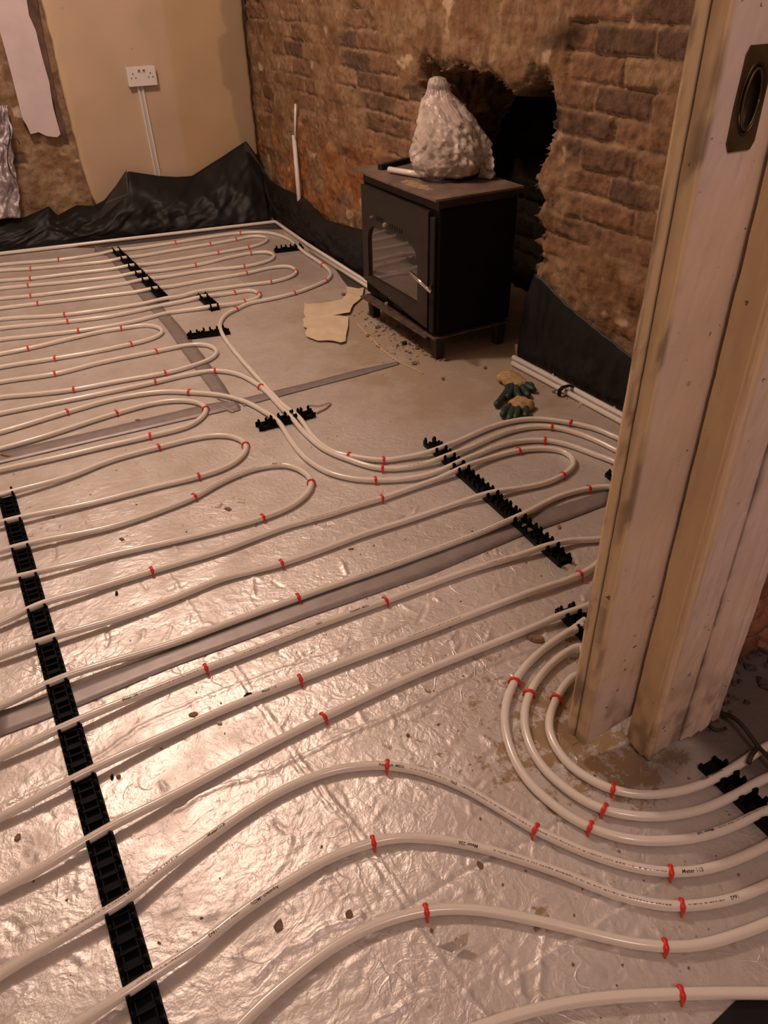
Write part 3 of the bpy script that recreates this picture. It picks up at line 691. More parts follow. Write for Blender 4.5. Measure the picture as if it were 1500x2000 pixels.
hairpin('l2', [(-6,969),(130,932),(217,899),(312,873),(390,854),(433,850),(465,856),(481,870),(474,889),(446,910),(390,930),(303,951),(173,984),(87,1001),(-6,1023)], 'hairpin pipe loop second nearest the viewer, below the grey cross tape')
hairpin('l3', [(-6,878),(87,852),(173,824),(231,806),(303,787),(355,782),(388,787),(403,800),(394,815),(368,832),(292,852),(217,869),(87,899),(-6,919)], 'hairpin pipe loop whose bend lies on the grey cross tape')
hairpin('l4', [(-6,747),(107,730),(200,707),(300,687),(367,674),(400,673),(419,680),(423,690),(407,703),(367,717),(320,729),(233,744),(143,761),(67,770),(-6,777)], 'hairpin pipe loop reaching the long grey tape under the short black crossing rail')
hairpin('l5', [(-6,692),(57,680),(133,662),(200,647),(237,641),(283,635),(306,638),(317,646),(310,655),(287,664),(255,672),(183,687),(107,700),(-6,718)], 'smallest hairpin pipe loop, ending left of the long grey tape')
hairpin('l6', [(-6,642),(60,635),(130,628),(217,617),(300,600),(383,582),(460,571),(491,567),(507,575),(500,583),(482,588),(420,597),(333,610),(250,630),(153,646),(67,656),(-6,664)], 'hairpin pipe loop running over the small black rail behind the crossing rail')
hairpin('l7', [(-6,603),(73,593),(200,578),(300,563),(400,547),(483,533),(533,522),(563,520),(577,527),(576,535),(560,543),(533,550),(467,558),(400,567),(327,582),(233,600),(123,615),(-6,624)], 'longest far hairpin pipe loop, third from the back wall')
hairpin('l8', [(-6,564),(52,558),(167,547),(267,532),(387,517),(450,502),(492,494),(520,492),(535,498),(527,508),(480,520),(400,528),(300,543),(200,560),(57,578),(-6,584)], 'far hairpin pipe loop, second from the back wall, ending by the corner rail')
hairpin('l9', [(-6,529),(57,525),(167,515),(233,505),(330,490),(413,476),(463,467),(493,461),(515,462),(522,468),(510,476),(490,482),(428,493),(350,506),(267,517),(133,535),(58,544),(-6,549)], 'far hairpin pipe loop nearest the back wall')

# ---- perimeter pipes along the walls
def straight(name, pts, r, label, cat, group=None):
    o = tube(name, pts, r, M_PIPE, None, 10); return tag(o, label, cat, group)
a0 = fl(-6, 496, .012); a1 = fl(538, 433, .012); a2 = fl(602, 478, .012); a3 = fl(712, 547, .012)
k = (a1-a0)/np.linalg.norm(a1-a0); k2 = (a3-a1)/np.linalg.norm(a3-a1)
straight('skirting_pipe', [a0-k*1.2, a0, a1-k*.012, a1-k*.003+k2*.003, a1+k2*.012, a2, a3+k2*.35], .009, 'white pipe lying in front of the black sheeting, turning sharply at the room corner', 'pipe')
b0 = fl(606, 489, .012); b1 = fl(712, 556, .012); kb = (b1-b0)/np.linalg.norm(b1-b0)
straight('skirting_pipe', [b0, b1, b1+kb*.35], .009, 'white pipe running beside its twin from the corner to the stove, nearer the room', 'pipe')
c0 = fl(1003, 698, .012); c1 = fl(1226, 817, .012); kc = (c1-c0)/np.linalg.norm(c1-c0)
straight('skirting_pipe', [c0, c1, c1+kc*.06], .010, 'white pipe in the strapped pair right of the stove, touching the black sheet', 'pipe')
d0 = fl(1001, 709, .010); d1 = fl(1226, 830, .010); kd = (d1-d0)/np.linalg.norm(d1-d0)
straight('skirting_pipe', [d0, d1, d1+kd*.06], .009, 'white pipe in the strapped pair right of the stove, on the room side', 'pipe')
# black strap on the pair
p = fl(1105, 764, .012); nrm = np.array([kc[1], -kc[0], 0]);
if nrm[0] > 0: nrm = -nrm
V = []; Fc = []
prof = [(-.026, -.010), (-.026, .010), (-.014, .015), (.0, .016), (.014, .016), (.026, .010), (.026, -.010)]
for s in (-.007, .007):
    for u, z in prof: V.append(p + nrm*u + kc*s + np.array([0, 0, z]))
n = len(prof)
for s in (-.007, .007):
    for u, z in prof: V.append(p + nrm*u*1.12 + kc*s + np.array([0, 0, z*1.18 if z > 0 else z]))
for i in range(n-1):
    Fc += [(i, i+1, n+i+1, n+i), (2*n+i, 3*n+i, 3*n+i+1, 2*n+i+1), (i, 2*n+i, 2*n+i+1, i+1), (n+i, n+i+1, 3*n+i+1, 3*n+i)]
tag(mesh('pipe_strap', V, Fc, M_BLACK), 'black strap clipped over the pair of white pipes near the door edge', 'strap')
# upright conduit in the corner
b = fl(590, 455, 0); b = b + np.array([0.0, 0, 0]); t1 = onX(574, 264, b[0]+.03); t2 = onX(577, 203, b[0]+.035)
up = empty('conduit_upright', b, 'thin white conduit standing upright against the brick near the far corner', 'conduit')
tube('conduit_body', [(0, 0, 0), tuple(t1-b)], .0115, M_SOCKET, up, 10)
tube('inner_tube', [tuple(t1-b+np.array([0, -.004, -.05])), tuple(t2-b)], .006, M_PIPE, up, 8)

# ---- printed words on the pipes
def printed(key, px, text, size=.0052, direction=1, ang=-25, kind=None):
    P3, po = PIPES[key]
    seg = np.linalg.norm(np.diff(P3, axis=0), axis=1); s = np.concatenate([[0], np.cumsum(seg)])
    c = fl(px[0], px[1], .016); i0 = int(np.argmin(np.hypot(P3[:, 0]-c[0], P3[:, 1]-c[1]))); s0 = s[i0]
    cu = bpy.data.curves.new('t', 'FONT'); cu.body = text; cu.size = size*1.35; cu.align_x = 'CENTER'; cu.align_y = 'CENTER'; cu.resolution_u = 3; cu.offset = .00012
    to = bpy.data.objects.new('t', cu); COL.objects.link(to); bpy.context.view_layer.update()
    me = bpy.data.meshes.new_from_object(to.evaluated_get(bpy.context.evaluated_depsgraph_get()))
    bpy.data.objects.remove(to); a0 = math.radians(ang)
    for v in me.vertices:
        ss = s0 + direction*v.co.x; a = a0 + direction*v.co.y/PR
        Q = Vector([float(np.interp(ss, s, P3[:, j])) for j in range(3)]); Q2 = Vector([float(np.interp(ss+.004, s, P3[:, j])) for j in range(3)])
        T = (Q2-Q).normalized(); left = Vector((0, 0, 1)).cross(T).normalized(); u = T.cross(left)
        v.co = Q + (u*math.cos(a) + left*math.sin(a))*(PR+.00035)
    o = link('printed_text', me, M_INK, po)
    o['label'] = 'black printed words ' + text
def dashes(key, pxa, pxb, ang=-25, seed=0, direction=1):
    P3, po = PIPES[key]; seg = np.linalg.norm(np.diff(P3, axis=0), axis=1); s = np.concatenate([[0], np.cumsum(seg)])
    sa, sb = [s[int(np.argmin(np.hypot(P3[:, 0]-fl(*q, .016)[0], P3[:, 1]-fl(*q, .016)[1])))] for q in (pxa, pxb)]
    if sa > sb: sa, sb = sb, sa
    r = random.Random(seed); V = []; Fc = []; x = sa; a0 = math.radians(ang)
    while x < sb:
        l = r.uniform(.001, .0045); hh = r.choice([.0006, .0009]); da = r.uniform(-.03, .03)
        for (ss, yy) in ((x, -hh), (x+l, -hh), (x+l, hh), (x, hh)):
            a = a0+da+yy/PR; Q = Vector([float(np.interp(ss, s, P3[:, j])) for j in range(3)]); Q2 = Vector([float(np.interp(ss+.004, s, P3[:, j])) for j in range(3)])
            T = (Q2-Q).normalized(); left = Vector((0, 0, 1)).cross(T).normalized(); u = T.cross(left)
            V.append(Q + (u*math.cos(a)+left*math.sin(a))*(PR+.0003))
        n = len(V); Fc.append((n-4, n-3, n-2, n-1)); x += l+r.choice([.001, .0015, .004])
    mesh('print_line', V, Fc, mat('faded_print', (.22, .18, .16), .6) if 'faded_print' not in bpy.data.materials else bpy.data.materials['faded_print'], po)
AQ = 'Aquatech \u203aMIDI\u2039'
printed('p10', (1352, 1701), 'Meter 112', .0058); printed('p10', (765, 1501), AQ, .005); printed('p10', (885, 1530), '16x2', .005)
printed('p10', (425, 1628), 'Meter 113', .0054, 1, -5)
dashes('p10', (905, 1540), (1300, 1703), -25, 1); dashes('p10', (440, 1610), (400, 1645), -5, 2); dashes('p10', (360, 1672), (110, 1838), 5, 3); dashes('p10', (800, 1504), (865, 1523), -25, 4)
printed('p11', (918, 1651), 'Meter 226', .0054, -1); printed('p11', (520, 1748), AQ, .0052, -1, -15); printed('p11', (412, 1830), '16x2', .0052, -1, -10); printed('p11', (1435, 1753), '16x2', .0052, -1, -10)
dashes('p11', (960, 1661), (1310, 1770), -20, 5); dashes('p11', (1345, 1770), (1418, 1759), -15, 6); dashes('p11', (390, 1846), (270, 1922), -5, 7); dashes('p11', (470, 1783), (430, 1815), -10, 8)
# p1/p3 run right-to-left nowhere: they arrive from behind the leaf and leave to the hall, i.e. left to right along the front arc
printed('p3', (1380, 1634), 'Meter 169', .0052, -1, 15); dashes('p3', (1405, 1624), (1490, 1588), 15, 9)
printed('p1', (1395, 1522), AQ, .0050, -1, 25); printed('p1', (1285, 1550), '16x2', .0050, -1, 35); dashes('p1', (1205, 1543), (1270, 1550), 35, 10)
printed('p5', (258, 1364), 'Meter 124', .0052, -1, 20); printed('p5', (705, 1189), AQ, .005, -1, 20); printed('p5', (620, 1220), '16x2', .005, -1, 20)
dashes('p5', (280, 1355), (390, 1310), 25, 11); dashes('p5', (480, 1278), (600, 1230), 25, 12); dashes('p5', (700, 1128), (1000, 1015), -20, 13); dashes('p5', (950, 1100), (1000, 1085), 25, 14)
printed('p7', (532, 1350), 'Meter 110', .0052, 1, -10); dashes('p7', (800, 1246), (900, 1208), -15, 15)
printed('l1', (540, 909), 'Meter 131', .005, 1, -20); dashes('l1', (385, 967), (510, 912), -20, 16)
dashes('p2', (930, 868), (1010, 840), -20, 17); dashes('p3', (950, 880), (1010, 864), -20, 18); dashes('p4', (600, 1015), (740, 975), -20, 19); dashes('p1', (930, 845), (960, 834), -20, 20); dashes('p2', (800, 911), (830, 905), -20, 21)

# ---- red clips
ORD = ['first', 'second', 'third', 'fourth', 'fifth', 'sixth', 'seventh', 'eighth', 'ninth', 'tenth', 'eleventh', 'twelfth']
def clip_mesh():
    r = PR+.0006
    path = [(-r-.0012, -.009, 1.0), (-r-.0012, -.002, 1.5), (-r-.0008, .001, 1.4)]
    prof = []
    zc = 0.0
    pts = [(-r-.0022, -.0150, .9), (-r-.0016, -.007, 1.3), (-r-.0010, 0, 1.7)]
    for a in (150, 125, 100, 80, 55, 30):
        w = 2.9 if a in (150, 30) else (3.3 if a in (125, 55) else 2.2)
        pts.append((r*1.03*math.cos(math.radians(a)), r*1.03*math.sin(math.radians(a)), w))
    pts += [(r+.0010, 0, 1.7), (r+.0016, -.007, 1.3), (r+.0022, -.0150, .9)]
    V = []; Fc = []; n = len(pts)
    for i, (x, z, w) in enumerate(pts):
        a = Vector((pts[min(i+1, n-1)][0]-pts[max(i-1, 0)][0], 0, pts[min(i+1, n-1)][1]-pts[max(i-1, 0)][1])).normalized(); nr = Vector((-a.z, 0, a.x))
        w *= .00125; t = .0024
        for (yy, tt) in ((-w, 0), (w, 0), (w*.8, t), (-w*.8, t)):
            V.append(Vector((x, yy, z)) + nr*tt)
    for i in range(n-1):
        for j in range(4):
            k = (j+1) % 4; Fc.append((4*i+j, 4*i+k, 4*i+4+k, 4*i+4+j))
    Fc += [(0, 1, 2, 3), (4*n-1, 4*n-2, 4*n-3, 4*n-4)]
    me = bpy.data.meshes.new('pipe_clip'); me.from_pydata(V, [], Fc); me.materials.append(M_RED)
    bm = bmesh.new(); bm.from_mesh(me); bmesh.ops.recalc_face_normals(bm, faces=bm.faces)
    bmesh.ops.subdivide_edges(bm, edges=bm.edges, cuts=1, use_grid_fill=True, smooth=.4); bm.to_mesh(me); bm.free()
    me.polygons.foreach_set('use_smooth', [True]*len(me.polygons)); return me
CLIP = clip_mesh()
CLIPS = {
 'p1': ('the long pipe that loops past the stove', [(115,507),(345,473),(470,456),(627,515),(638,546),(580,571),(467,602),(682,888),(750,899),(1114,826),(1088,1363),(1201,1543)]),
 'p2': ('the middle pipe of three sweeping past bare floor', [(302,745),(417,724),(505,752),(744,915),(1077,834),(1041,1350),(1180,1582)]),
 'p3': ('the outer pipe of three sweeping past bare floor', [(133,805),(367,766),(733,938),(1067,860),(1010,1325),(1153,1618)]),
 'p4': ('the long loop left of the door edge', [(295,1116),(549,1100),(751,972),(1015,881),(1104,926)]),
 'p5': ('the pipe on both sides of the floor tape', [(405,1305),(587,1167),(757,1173),(1155,954)]),
 'p7': ('the pair of straight legs under the middle rail', [(590,1325),(634,1400),(1133,1121)]),
 'p10': ('the farthest wavy foreground pipe', [(754,1496),(1043,1621),(1317,1704)]),
 'p11': ('the second farthest wavy foreground pipe', [(729,1646),(1334,1771)]),
 'p12': ('the nearest pipe with a wavy bend', [(830,1780),(1304,1850)]),
 'p13': ('the pipe in the bottom right corner', [(1333,1942)]),
 'l1': ('the hairpin loop reaching mid floor', [(381,970),(519,1010),(608,938)]),
 'l2': ('the hairpin loop below the cross tape', [(313,873),(388,930),(480,865)]),
 'l3': ('the hairpin loop bending on the cross tape', [(231,806),(292,852),(399,795)]),
 'l4': ('the hairpin loop under the crossing rail', [(107,730),(145,760),(307,686),(322,728)]),
 'l5': ('the smallest hairpin loop', [(57,680),(107,700),(237,641),(256,671)]),
 'l6': ('the hairpin loop over the small black rail', [(131,628),(153,646),(459,571),(482,588),(504,572)]),
 'l7': ('the longest far hairpin loop', [(73,593),(126,614),(483,533),(534,550),(574,527)]),
 'l8': ('the far hairpin loop ending by the corner rail', [(52,558),(57,578),(386,517),(480,520),(492,494)]),
 'l9': ('the hairpin loop nearest the back wall', [(57,525),(58,544),(413,476),(428,493),(464,467),(490,482)]),
}
for key, (desc, L) in CLIPS.items():
    P3 = PIPES[key][0]; L = sorted(L)
    for i, q in enumerate(L):
        c = fl(q[0], q[1], .016); j = int(np.argmin(np.hypot(P3[:, 0]-c[0], P3[:, 1]-c[1]))); j = min(max(j, 1), len(P3)-2)
        T = P3[j+1]-P3[j-1]; T = T/np.linalg.norm(T)
        o = bpy.data.objects.new('pipe_clip', CLIP); COL.objects.link(o); o.location = P3[j]
        rj = random.Random(i*7+len(desc)).uniform(-.22, .22)
        o.rotation_euler = (0, 0, math.atan2(T[1], T[0])-PI/2+rj)
        o.location.z = float(P3[j][2]); 
        if len(L) == 1: lb = 'red clip over ' + desc
        else: lb = 'red clip on ' + desc + ', ' + ('leftmost' if i == 0 else 'rightmost' if i == len(L)-1 else ORD[i]+' from left')
        tag(o, lb, 'pipe clip', 'red clips holding the white pipes')

# ---- black clip rails
def prong_geo(V, Fc, c, d, n, hgt, w=.0042, t=.0030, hook=1):
    """one tapering upright prong; d along the rail, n across"""
    b = len(V); 
    for (k, z, off) in ((1.0, .002, 0), (.9, hgt*.6, 0), (.95, hgt*.78, -.0008*hook), (.35, hgt, .0004*hook)):
        for (sx, sy) in ((-1, -1), (1, -1), (1, 1), (-1, 1)):
            V.append(c + d*(w*k*sx+off) + n*(t*sy*(1 if k > .5 else .7)) + np.array([0, 0, z]))
    for l in range(3):
        for j in range(4):
            k = (j+1) % 4; Fc.append((b+4*l+j, b+4*l+k, b+4*l+4+k, b+4*l+4+j))
    Fc.append((b+12, b+13, b+14, b+15))
def bar(V, Fc, p, q, w, z0, z1):
    d = (q-p)/np.linalg.norm(q-p); n = np.array([-d[1], d[0], 0]); b = len(V)
    for z in (z0, z1):
        for a, s in ((p, -1), (q, -1), (q, 1), (p, 1)): V.append(a + n*w*s + np.array([0, 0, z]))
    Fc += [(b+3, b+2, b+1, b), (b+4, b+5, b+6, b+7), (b, b+1, b+5, b+4), (b+1, b+2, b+6, b+5), (b+2, b+3, b+7, b+6), (b+3, b, b+4, b+7)]
RL = {'left': 'long black clip rail crossing the pipes at the left edge of the foreground', 'middle': 'long spiky black clip rail slanting across mid floor beside the door',
      'back': 'black clip rail under the farthest rows of pipes near the back wall', 'short': 'tiny black clip rail under one far hairpin loop', 'cross': 'black clip rail lying crosswise where the stove pipe bends down',
      'bend': 'black clip rail holding three pipes just left of the bare floor', 'corner': 'black clip rail by the bend near the far corner', 'leafend': 'short black clip rail partly hidden by the door edge above the triple bend',
      'leafpeek': 'tip of a black clip rail peeping out from the door edge high up', 'hall': 'black clip rail under the three pipes at the right, beyond the door post'}
for key, r in RAILS.items():
    a = np.array([*r['a'], 0.0]); b = np.array([*r['b'], 0.0]); L = np.linalg.norm(b-a); d = (b-a)/L; n = np.array([-d[1], d[0], 0])
    HW = .021 if key == 'left' else .0185
    if key == 'leafend': HW = .019
    big = key in ('left', 'middle', 'hall', 'leafend', 'leafpeek'); hg = .029 if key != 'left' else .026
    zb = .003 if key == 'left' else .001
    root = empty('clip_rail', a, RL[key], 'clip rail', 'black clip rails under the pipes')
    # crossings with pipes
    cr = []
    for pk, (P3, _) in PIPES.items():
        u = (P3[:, 0]-a[0])*n[0] + (P3[:, 1]-a[1])*n[1]; t = (P3[:, 0]-a[0])*d[0] + (P3[:, 1]-a[1])*d[1]
        for i in np.where(u[:-1]*u[1:] < 0)[0]:
            if -.01 < t[i] < L+.01: cr.append(float(t[i]))
    cr = sorted(cr); pitch = .044
    ts = []
    ends = [-.022]+cr+[L+.022] if cr else [-.022, L+.022]
    for x0, x1 in zip(ends, ends[1:]):
        k = max(1, round((x1-x0)/pitch)); ts += [x0+(x1-x0)*j/k for j in range(1, k)]
        if x1 in cr: ts.append(x1)
    V = []; Fc = []
    A = np.array([0, 0, 0.]); Bp = d*L
    for s in (-1, 1): bar(V, Fc, A+n*HW*s*.88, Bp+n*HW*s*.88, .0030, zb-.0005, zb+(.0045 if key == 'left' else .011))
    if key == 'left':
        for s in (-1, 1): bar(V, Fc, A+n*HW*s*.55, Bp+n*HW*s*.55, .0010, zb+.001, zb+.0085)
    bar(V, Fc, A, Bp, HW*.9, zb-.0007, zb+.0015)
    mesh('base_strip', V, Fc, M_BLACK, root)
    for t in ts:
        if t < .002 or t > L-.002: continue
        V = []; Fc = []; c = d*t+np.array([0, 0, zb])
        iscr = any(abs(t-x) < .004 for x in cr)
        gp = PR+.0045
        for s in (-1, 1):
            for e in (-1, 1):
                prong_geo(V, Fc, c+d*gp*e+n*HW*.82*s, d, n, hg-zb*(.6) + (0 if iscr else -.004*((int(t*1000)+(s > 0)) % 2)), hook=e)
            if not key == 'left':
                for e in (-1, 1): prong_geo(V, Fc, c+d*(gp+.0065)*e+n*HW*.80*s, d, n, hg*.55, w=.003)
        if key != 'left':
            for s in (-1, 1):
                for e in (-1, 1): bar(V, Fc, c+d*(gp-.002)*e+n*HW*.82*s, c+d*.0235*e+n*HW*.82*s, .0013, 0, .0165)
        for e in (-1, 1): bar(V, Fc, c+d*gp*e-n*HW*.8, c+d*gp*e+n*HW*.8, .0016, 0, .0075 if key != 'left' else .010)
        mesh('pipe_seat', V, Fc, M_BLACK, root)

# ---- grey tapes over the board joints
def tape(px_top, px_bot, label, jag=0):
    top = [fl(*q, .0022) for q in px_top]; bot = [fl(*q, .0022) for q in px_bot]
    n = 60; s = np.linspace(0, 1, n)
    def along(P):
        P = np.array(P); l = np.concatenate([[0], np.cumsum(np.linalg.norm(np.diff(P, axis=0), axis=1))]); l /= l[-1]
        return np.stack([np.interp(s, l, P[:, j]) for j in range(3)], 1)
    A = along(top); B = along(bot); w = np.linspace(0, 1, 4)
    G = A[:, None]*(1-w)[None, :, None] + B[:, None]*w[None, :, None]
    G[..., 2] = .0022+.0008*fbm(G[..., 0]*40, G[..., 1]*40, 3, 2)
    o = grid_mesh('joint_tape', G[..., 0], G[..., 1], G[..., 2], None, M_TAPE, flip=True); md = o.modifiers.new('s', 'SOLIDIFY'); md.thickness = .0006; md.offset = 0
    tag(o, label, 'tape', 'grey tape over the board joints')
tape([(-10,1392),(100,1358),(300,1280),(560,1180),(800,1090),(1000,1015),(1100,985),(1195,955)], [(-10,1442),(140,1385),(330,1305),(600,1205),(840,1122),(1015,1048),(1110,1015),(1188,985)], 'long grey tape strip slanting right across mid floor to the door edge')
tape([(-10,886),(200,838),(400,790),(460,780)], [(-10,908),(200,858),(400,812),(470,795)], 'grey tape strip crossing the left floor to the taped junction')
tape([(470,779),(600,748),(700,722),(778,706)], [(475,793),(600,760),(700,734),(780,711)], 'narrow dusty grey tape strip from the junction toward the stove')
tape([(288,598),(330,630),(385,700),(440,775),(470,800)], [(318,600),(345,630),(352,645),(400,700),(455,770),(468,797)][:5]+[(440,806)], 'wide grey tape strip running back from the junction under two hairpin loops') if False else \
tape([(318,600),(348,632),(402,700),(438,752),(462,790)], [(290,600),(325,640),(352,680),(392,735),(425,780)], 'wide grey tape strip running back from the junction under two hairpin loops')
tape([(185,480),(232,487),(270,530),(318,598)], [(185,492),(210,500),(245,545),(290,600)], 'far grey tape strip beside the rail under the farthest pipes')
tape([(425,793),(440,800),(452,806)], [(462,785),(466,790),(470,800)], 'small torn grey tape patch on the junction by the left loops')

# ================================================================== BLACK SHEETING
def drape(name, bottom, top, label, foot=None, seed=0, amp=.03, nx=150, nz=30):
    s = np.linspace(0, 1, nx); t = np.linspace(0, 1, nz)
    def along(P):
        P = np.array(P); l = np.concatenate([[0], np.cumsum(np.linalg.norm(np.diff(P, axis=0), axis=1))]); l /= l[-1]
        return np.stack([np.interp(s, l, P[:, j]) for j in range(3)], 1)
    A = along(bottom); B = along(top); S_, T_ = np.meshgrid(s, t, indexing='ij')
    G = A[:, None]*(1-T_)[..., None] + B[:, None]*T_[..., None]
    f1 = np.abs(fbm(S_*9, T_*2+S_*3, seed, 3)-.5)*2; f2 = np.abs(fbm(S_*22-T_*5, T_*4, seed+4, 3)-.5)*2
    off = (1-f1)*.7+(1-f2)*.3; off = off*amp*np.sin(PI*np.clip(T_*.85+.1, 0, 1))
    dirn = np.stack([(B-A)[:, 0]*0, (B-A)[:, 1]*0, 0*s], -1)
    tan = np.gradient(A, axis=0); tan /= np.linalg.norm(tan, axis=1)[:, None]; nr = np.stack([tan[:, 1], -tan[:, 0], 0*s], -1)
    nr *= np.sign(np.sum(nr*(np.array([0, 1.5, 0])-A), axis=1))[:, None]
    G = G + nr[:, None]*off[..., None]
    G[..., 2] = np.maximum(G[..., 2], .003)
    o = grid_mesh(name, G[..., 0], G[..., 1], G[..., 2], None, M_DPM); md = o.modifiers.new('s', 'SOLIDIFY'); md.thickness = .0015; md.offset = 0
    return o
top_px = [(-40,430),(0,428),(50,423),(95,402),(112,420),(150,400),(182,402),(204,390),(228,360),(250,334),(310,343),(345,345),(375,343),(430,308),(480,275)]
top = [onY(x, y, YL-.045) for x, y in top_px]
bot = [fl(x, y, .003) for x, y in [(-40,496),(0,492),(130,475),(300,455),(430,441),(525,431)]]
o1 = drape('plastic_sheet', bot, top+[np.array([1.66, YL-.05, top[-1][2]-.09])], 'x', seed=5, amp=.07)
tag(o1, 'black plastic sheeting folded up against the plastered wall under the socket', 'plastic sheet')
# folded flaps of the sheet
def flap(px, Y, th, parent):
    P = [onY(x, y, Y) for x, y in px]; P[0][1] += .03
    slab_poly('folded_flap', P, th, mat('dusty_polythene', (.045, .04, .038), .45, noise=(8, .3)) if 'dusty_polythene' not in bpy.data.materials else bpy.data.materials['dusty_polythene'], parent, normal=(0, 1, 0))
flap([(250,334),(252,380),(243,441),(215,438),(190,425),(205,398),(228,360)], YL-.135, .002, o1)
flap([(482,276),(528,350),(525,362),(470,381),(468,340)], YL-.125, .002, o1)
o2 = drape('plastic_sheet', [fl(x, y, .003) for x, y in [(541,432),(600,470),(660,505),(715,540),(760,566)]], [onX(x, y, XR-.03) for x, y in [(500,292),(525,350),(560,370),(600,388),(640,430),(705,447),(760,462)]], 'x', seed=9, amp=.05)
tag(o2, 'black plastic sheeting along the brick wall between the corner and the stove', 'plastic sheet')
slab_poly('floor_flap', [fl(x, y, .0012) for x, y in [(130,474),(138,483),(190,484),(330,468),(470,448),(560,448),(600,482),(648,515),(668,545),(690,573),(712,580),(715,545),(541,431)]], .0015, mat('dusty_polythene_floor', (.05, .045, .043), .5, noise=(9, .5)), o2)
bR = [fl(x, y, .004) for x, y in [(1014,694),(1080,728),(1160,772),(1226,806),(1262,826)]]; 
tR = [onX(x, y, XR-.03) for x, y in [(1046,533),(1062,545),(1110,595),(1165,640),(1236,696),(1290,742)]]
o3 = drape('plastic_sheet', bR, tR, 'x', seed=13, amp=.03, nx=80)
tag(o3, 'black plastic sheet propped against the brick between the stove and the door', 'plastic sheet')
tag(slab_poly('plastic_sheet', [fl(x, y, .001) for x, y in [(1437,1955),(1380,2010),(1560,2080),(1600,1950)]], .0015, M_DPM), 'corner of dark plastic sheet on the floor at the bottom right', 'plastic sheet')

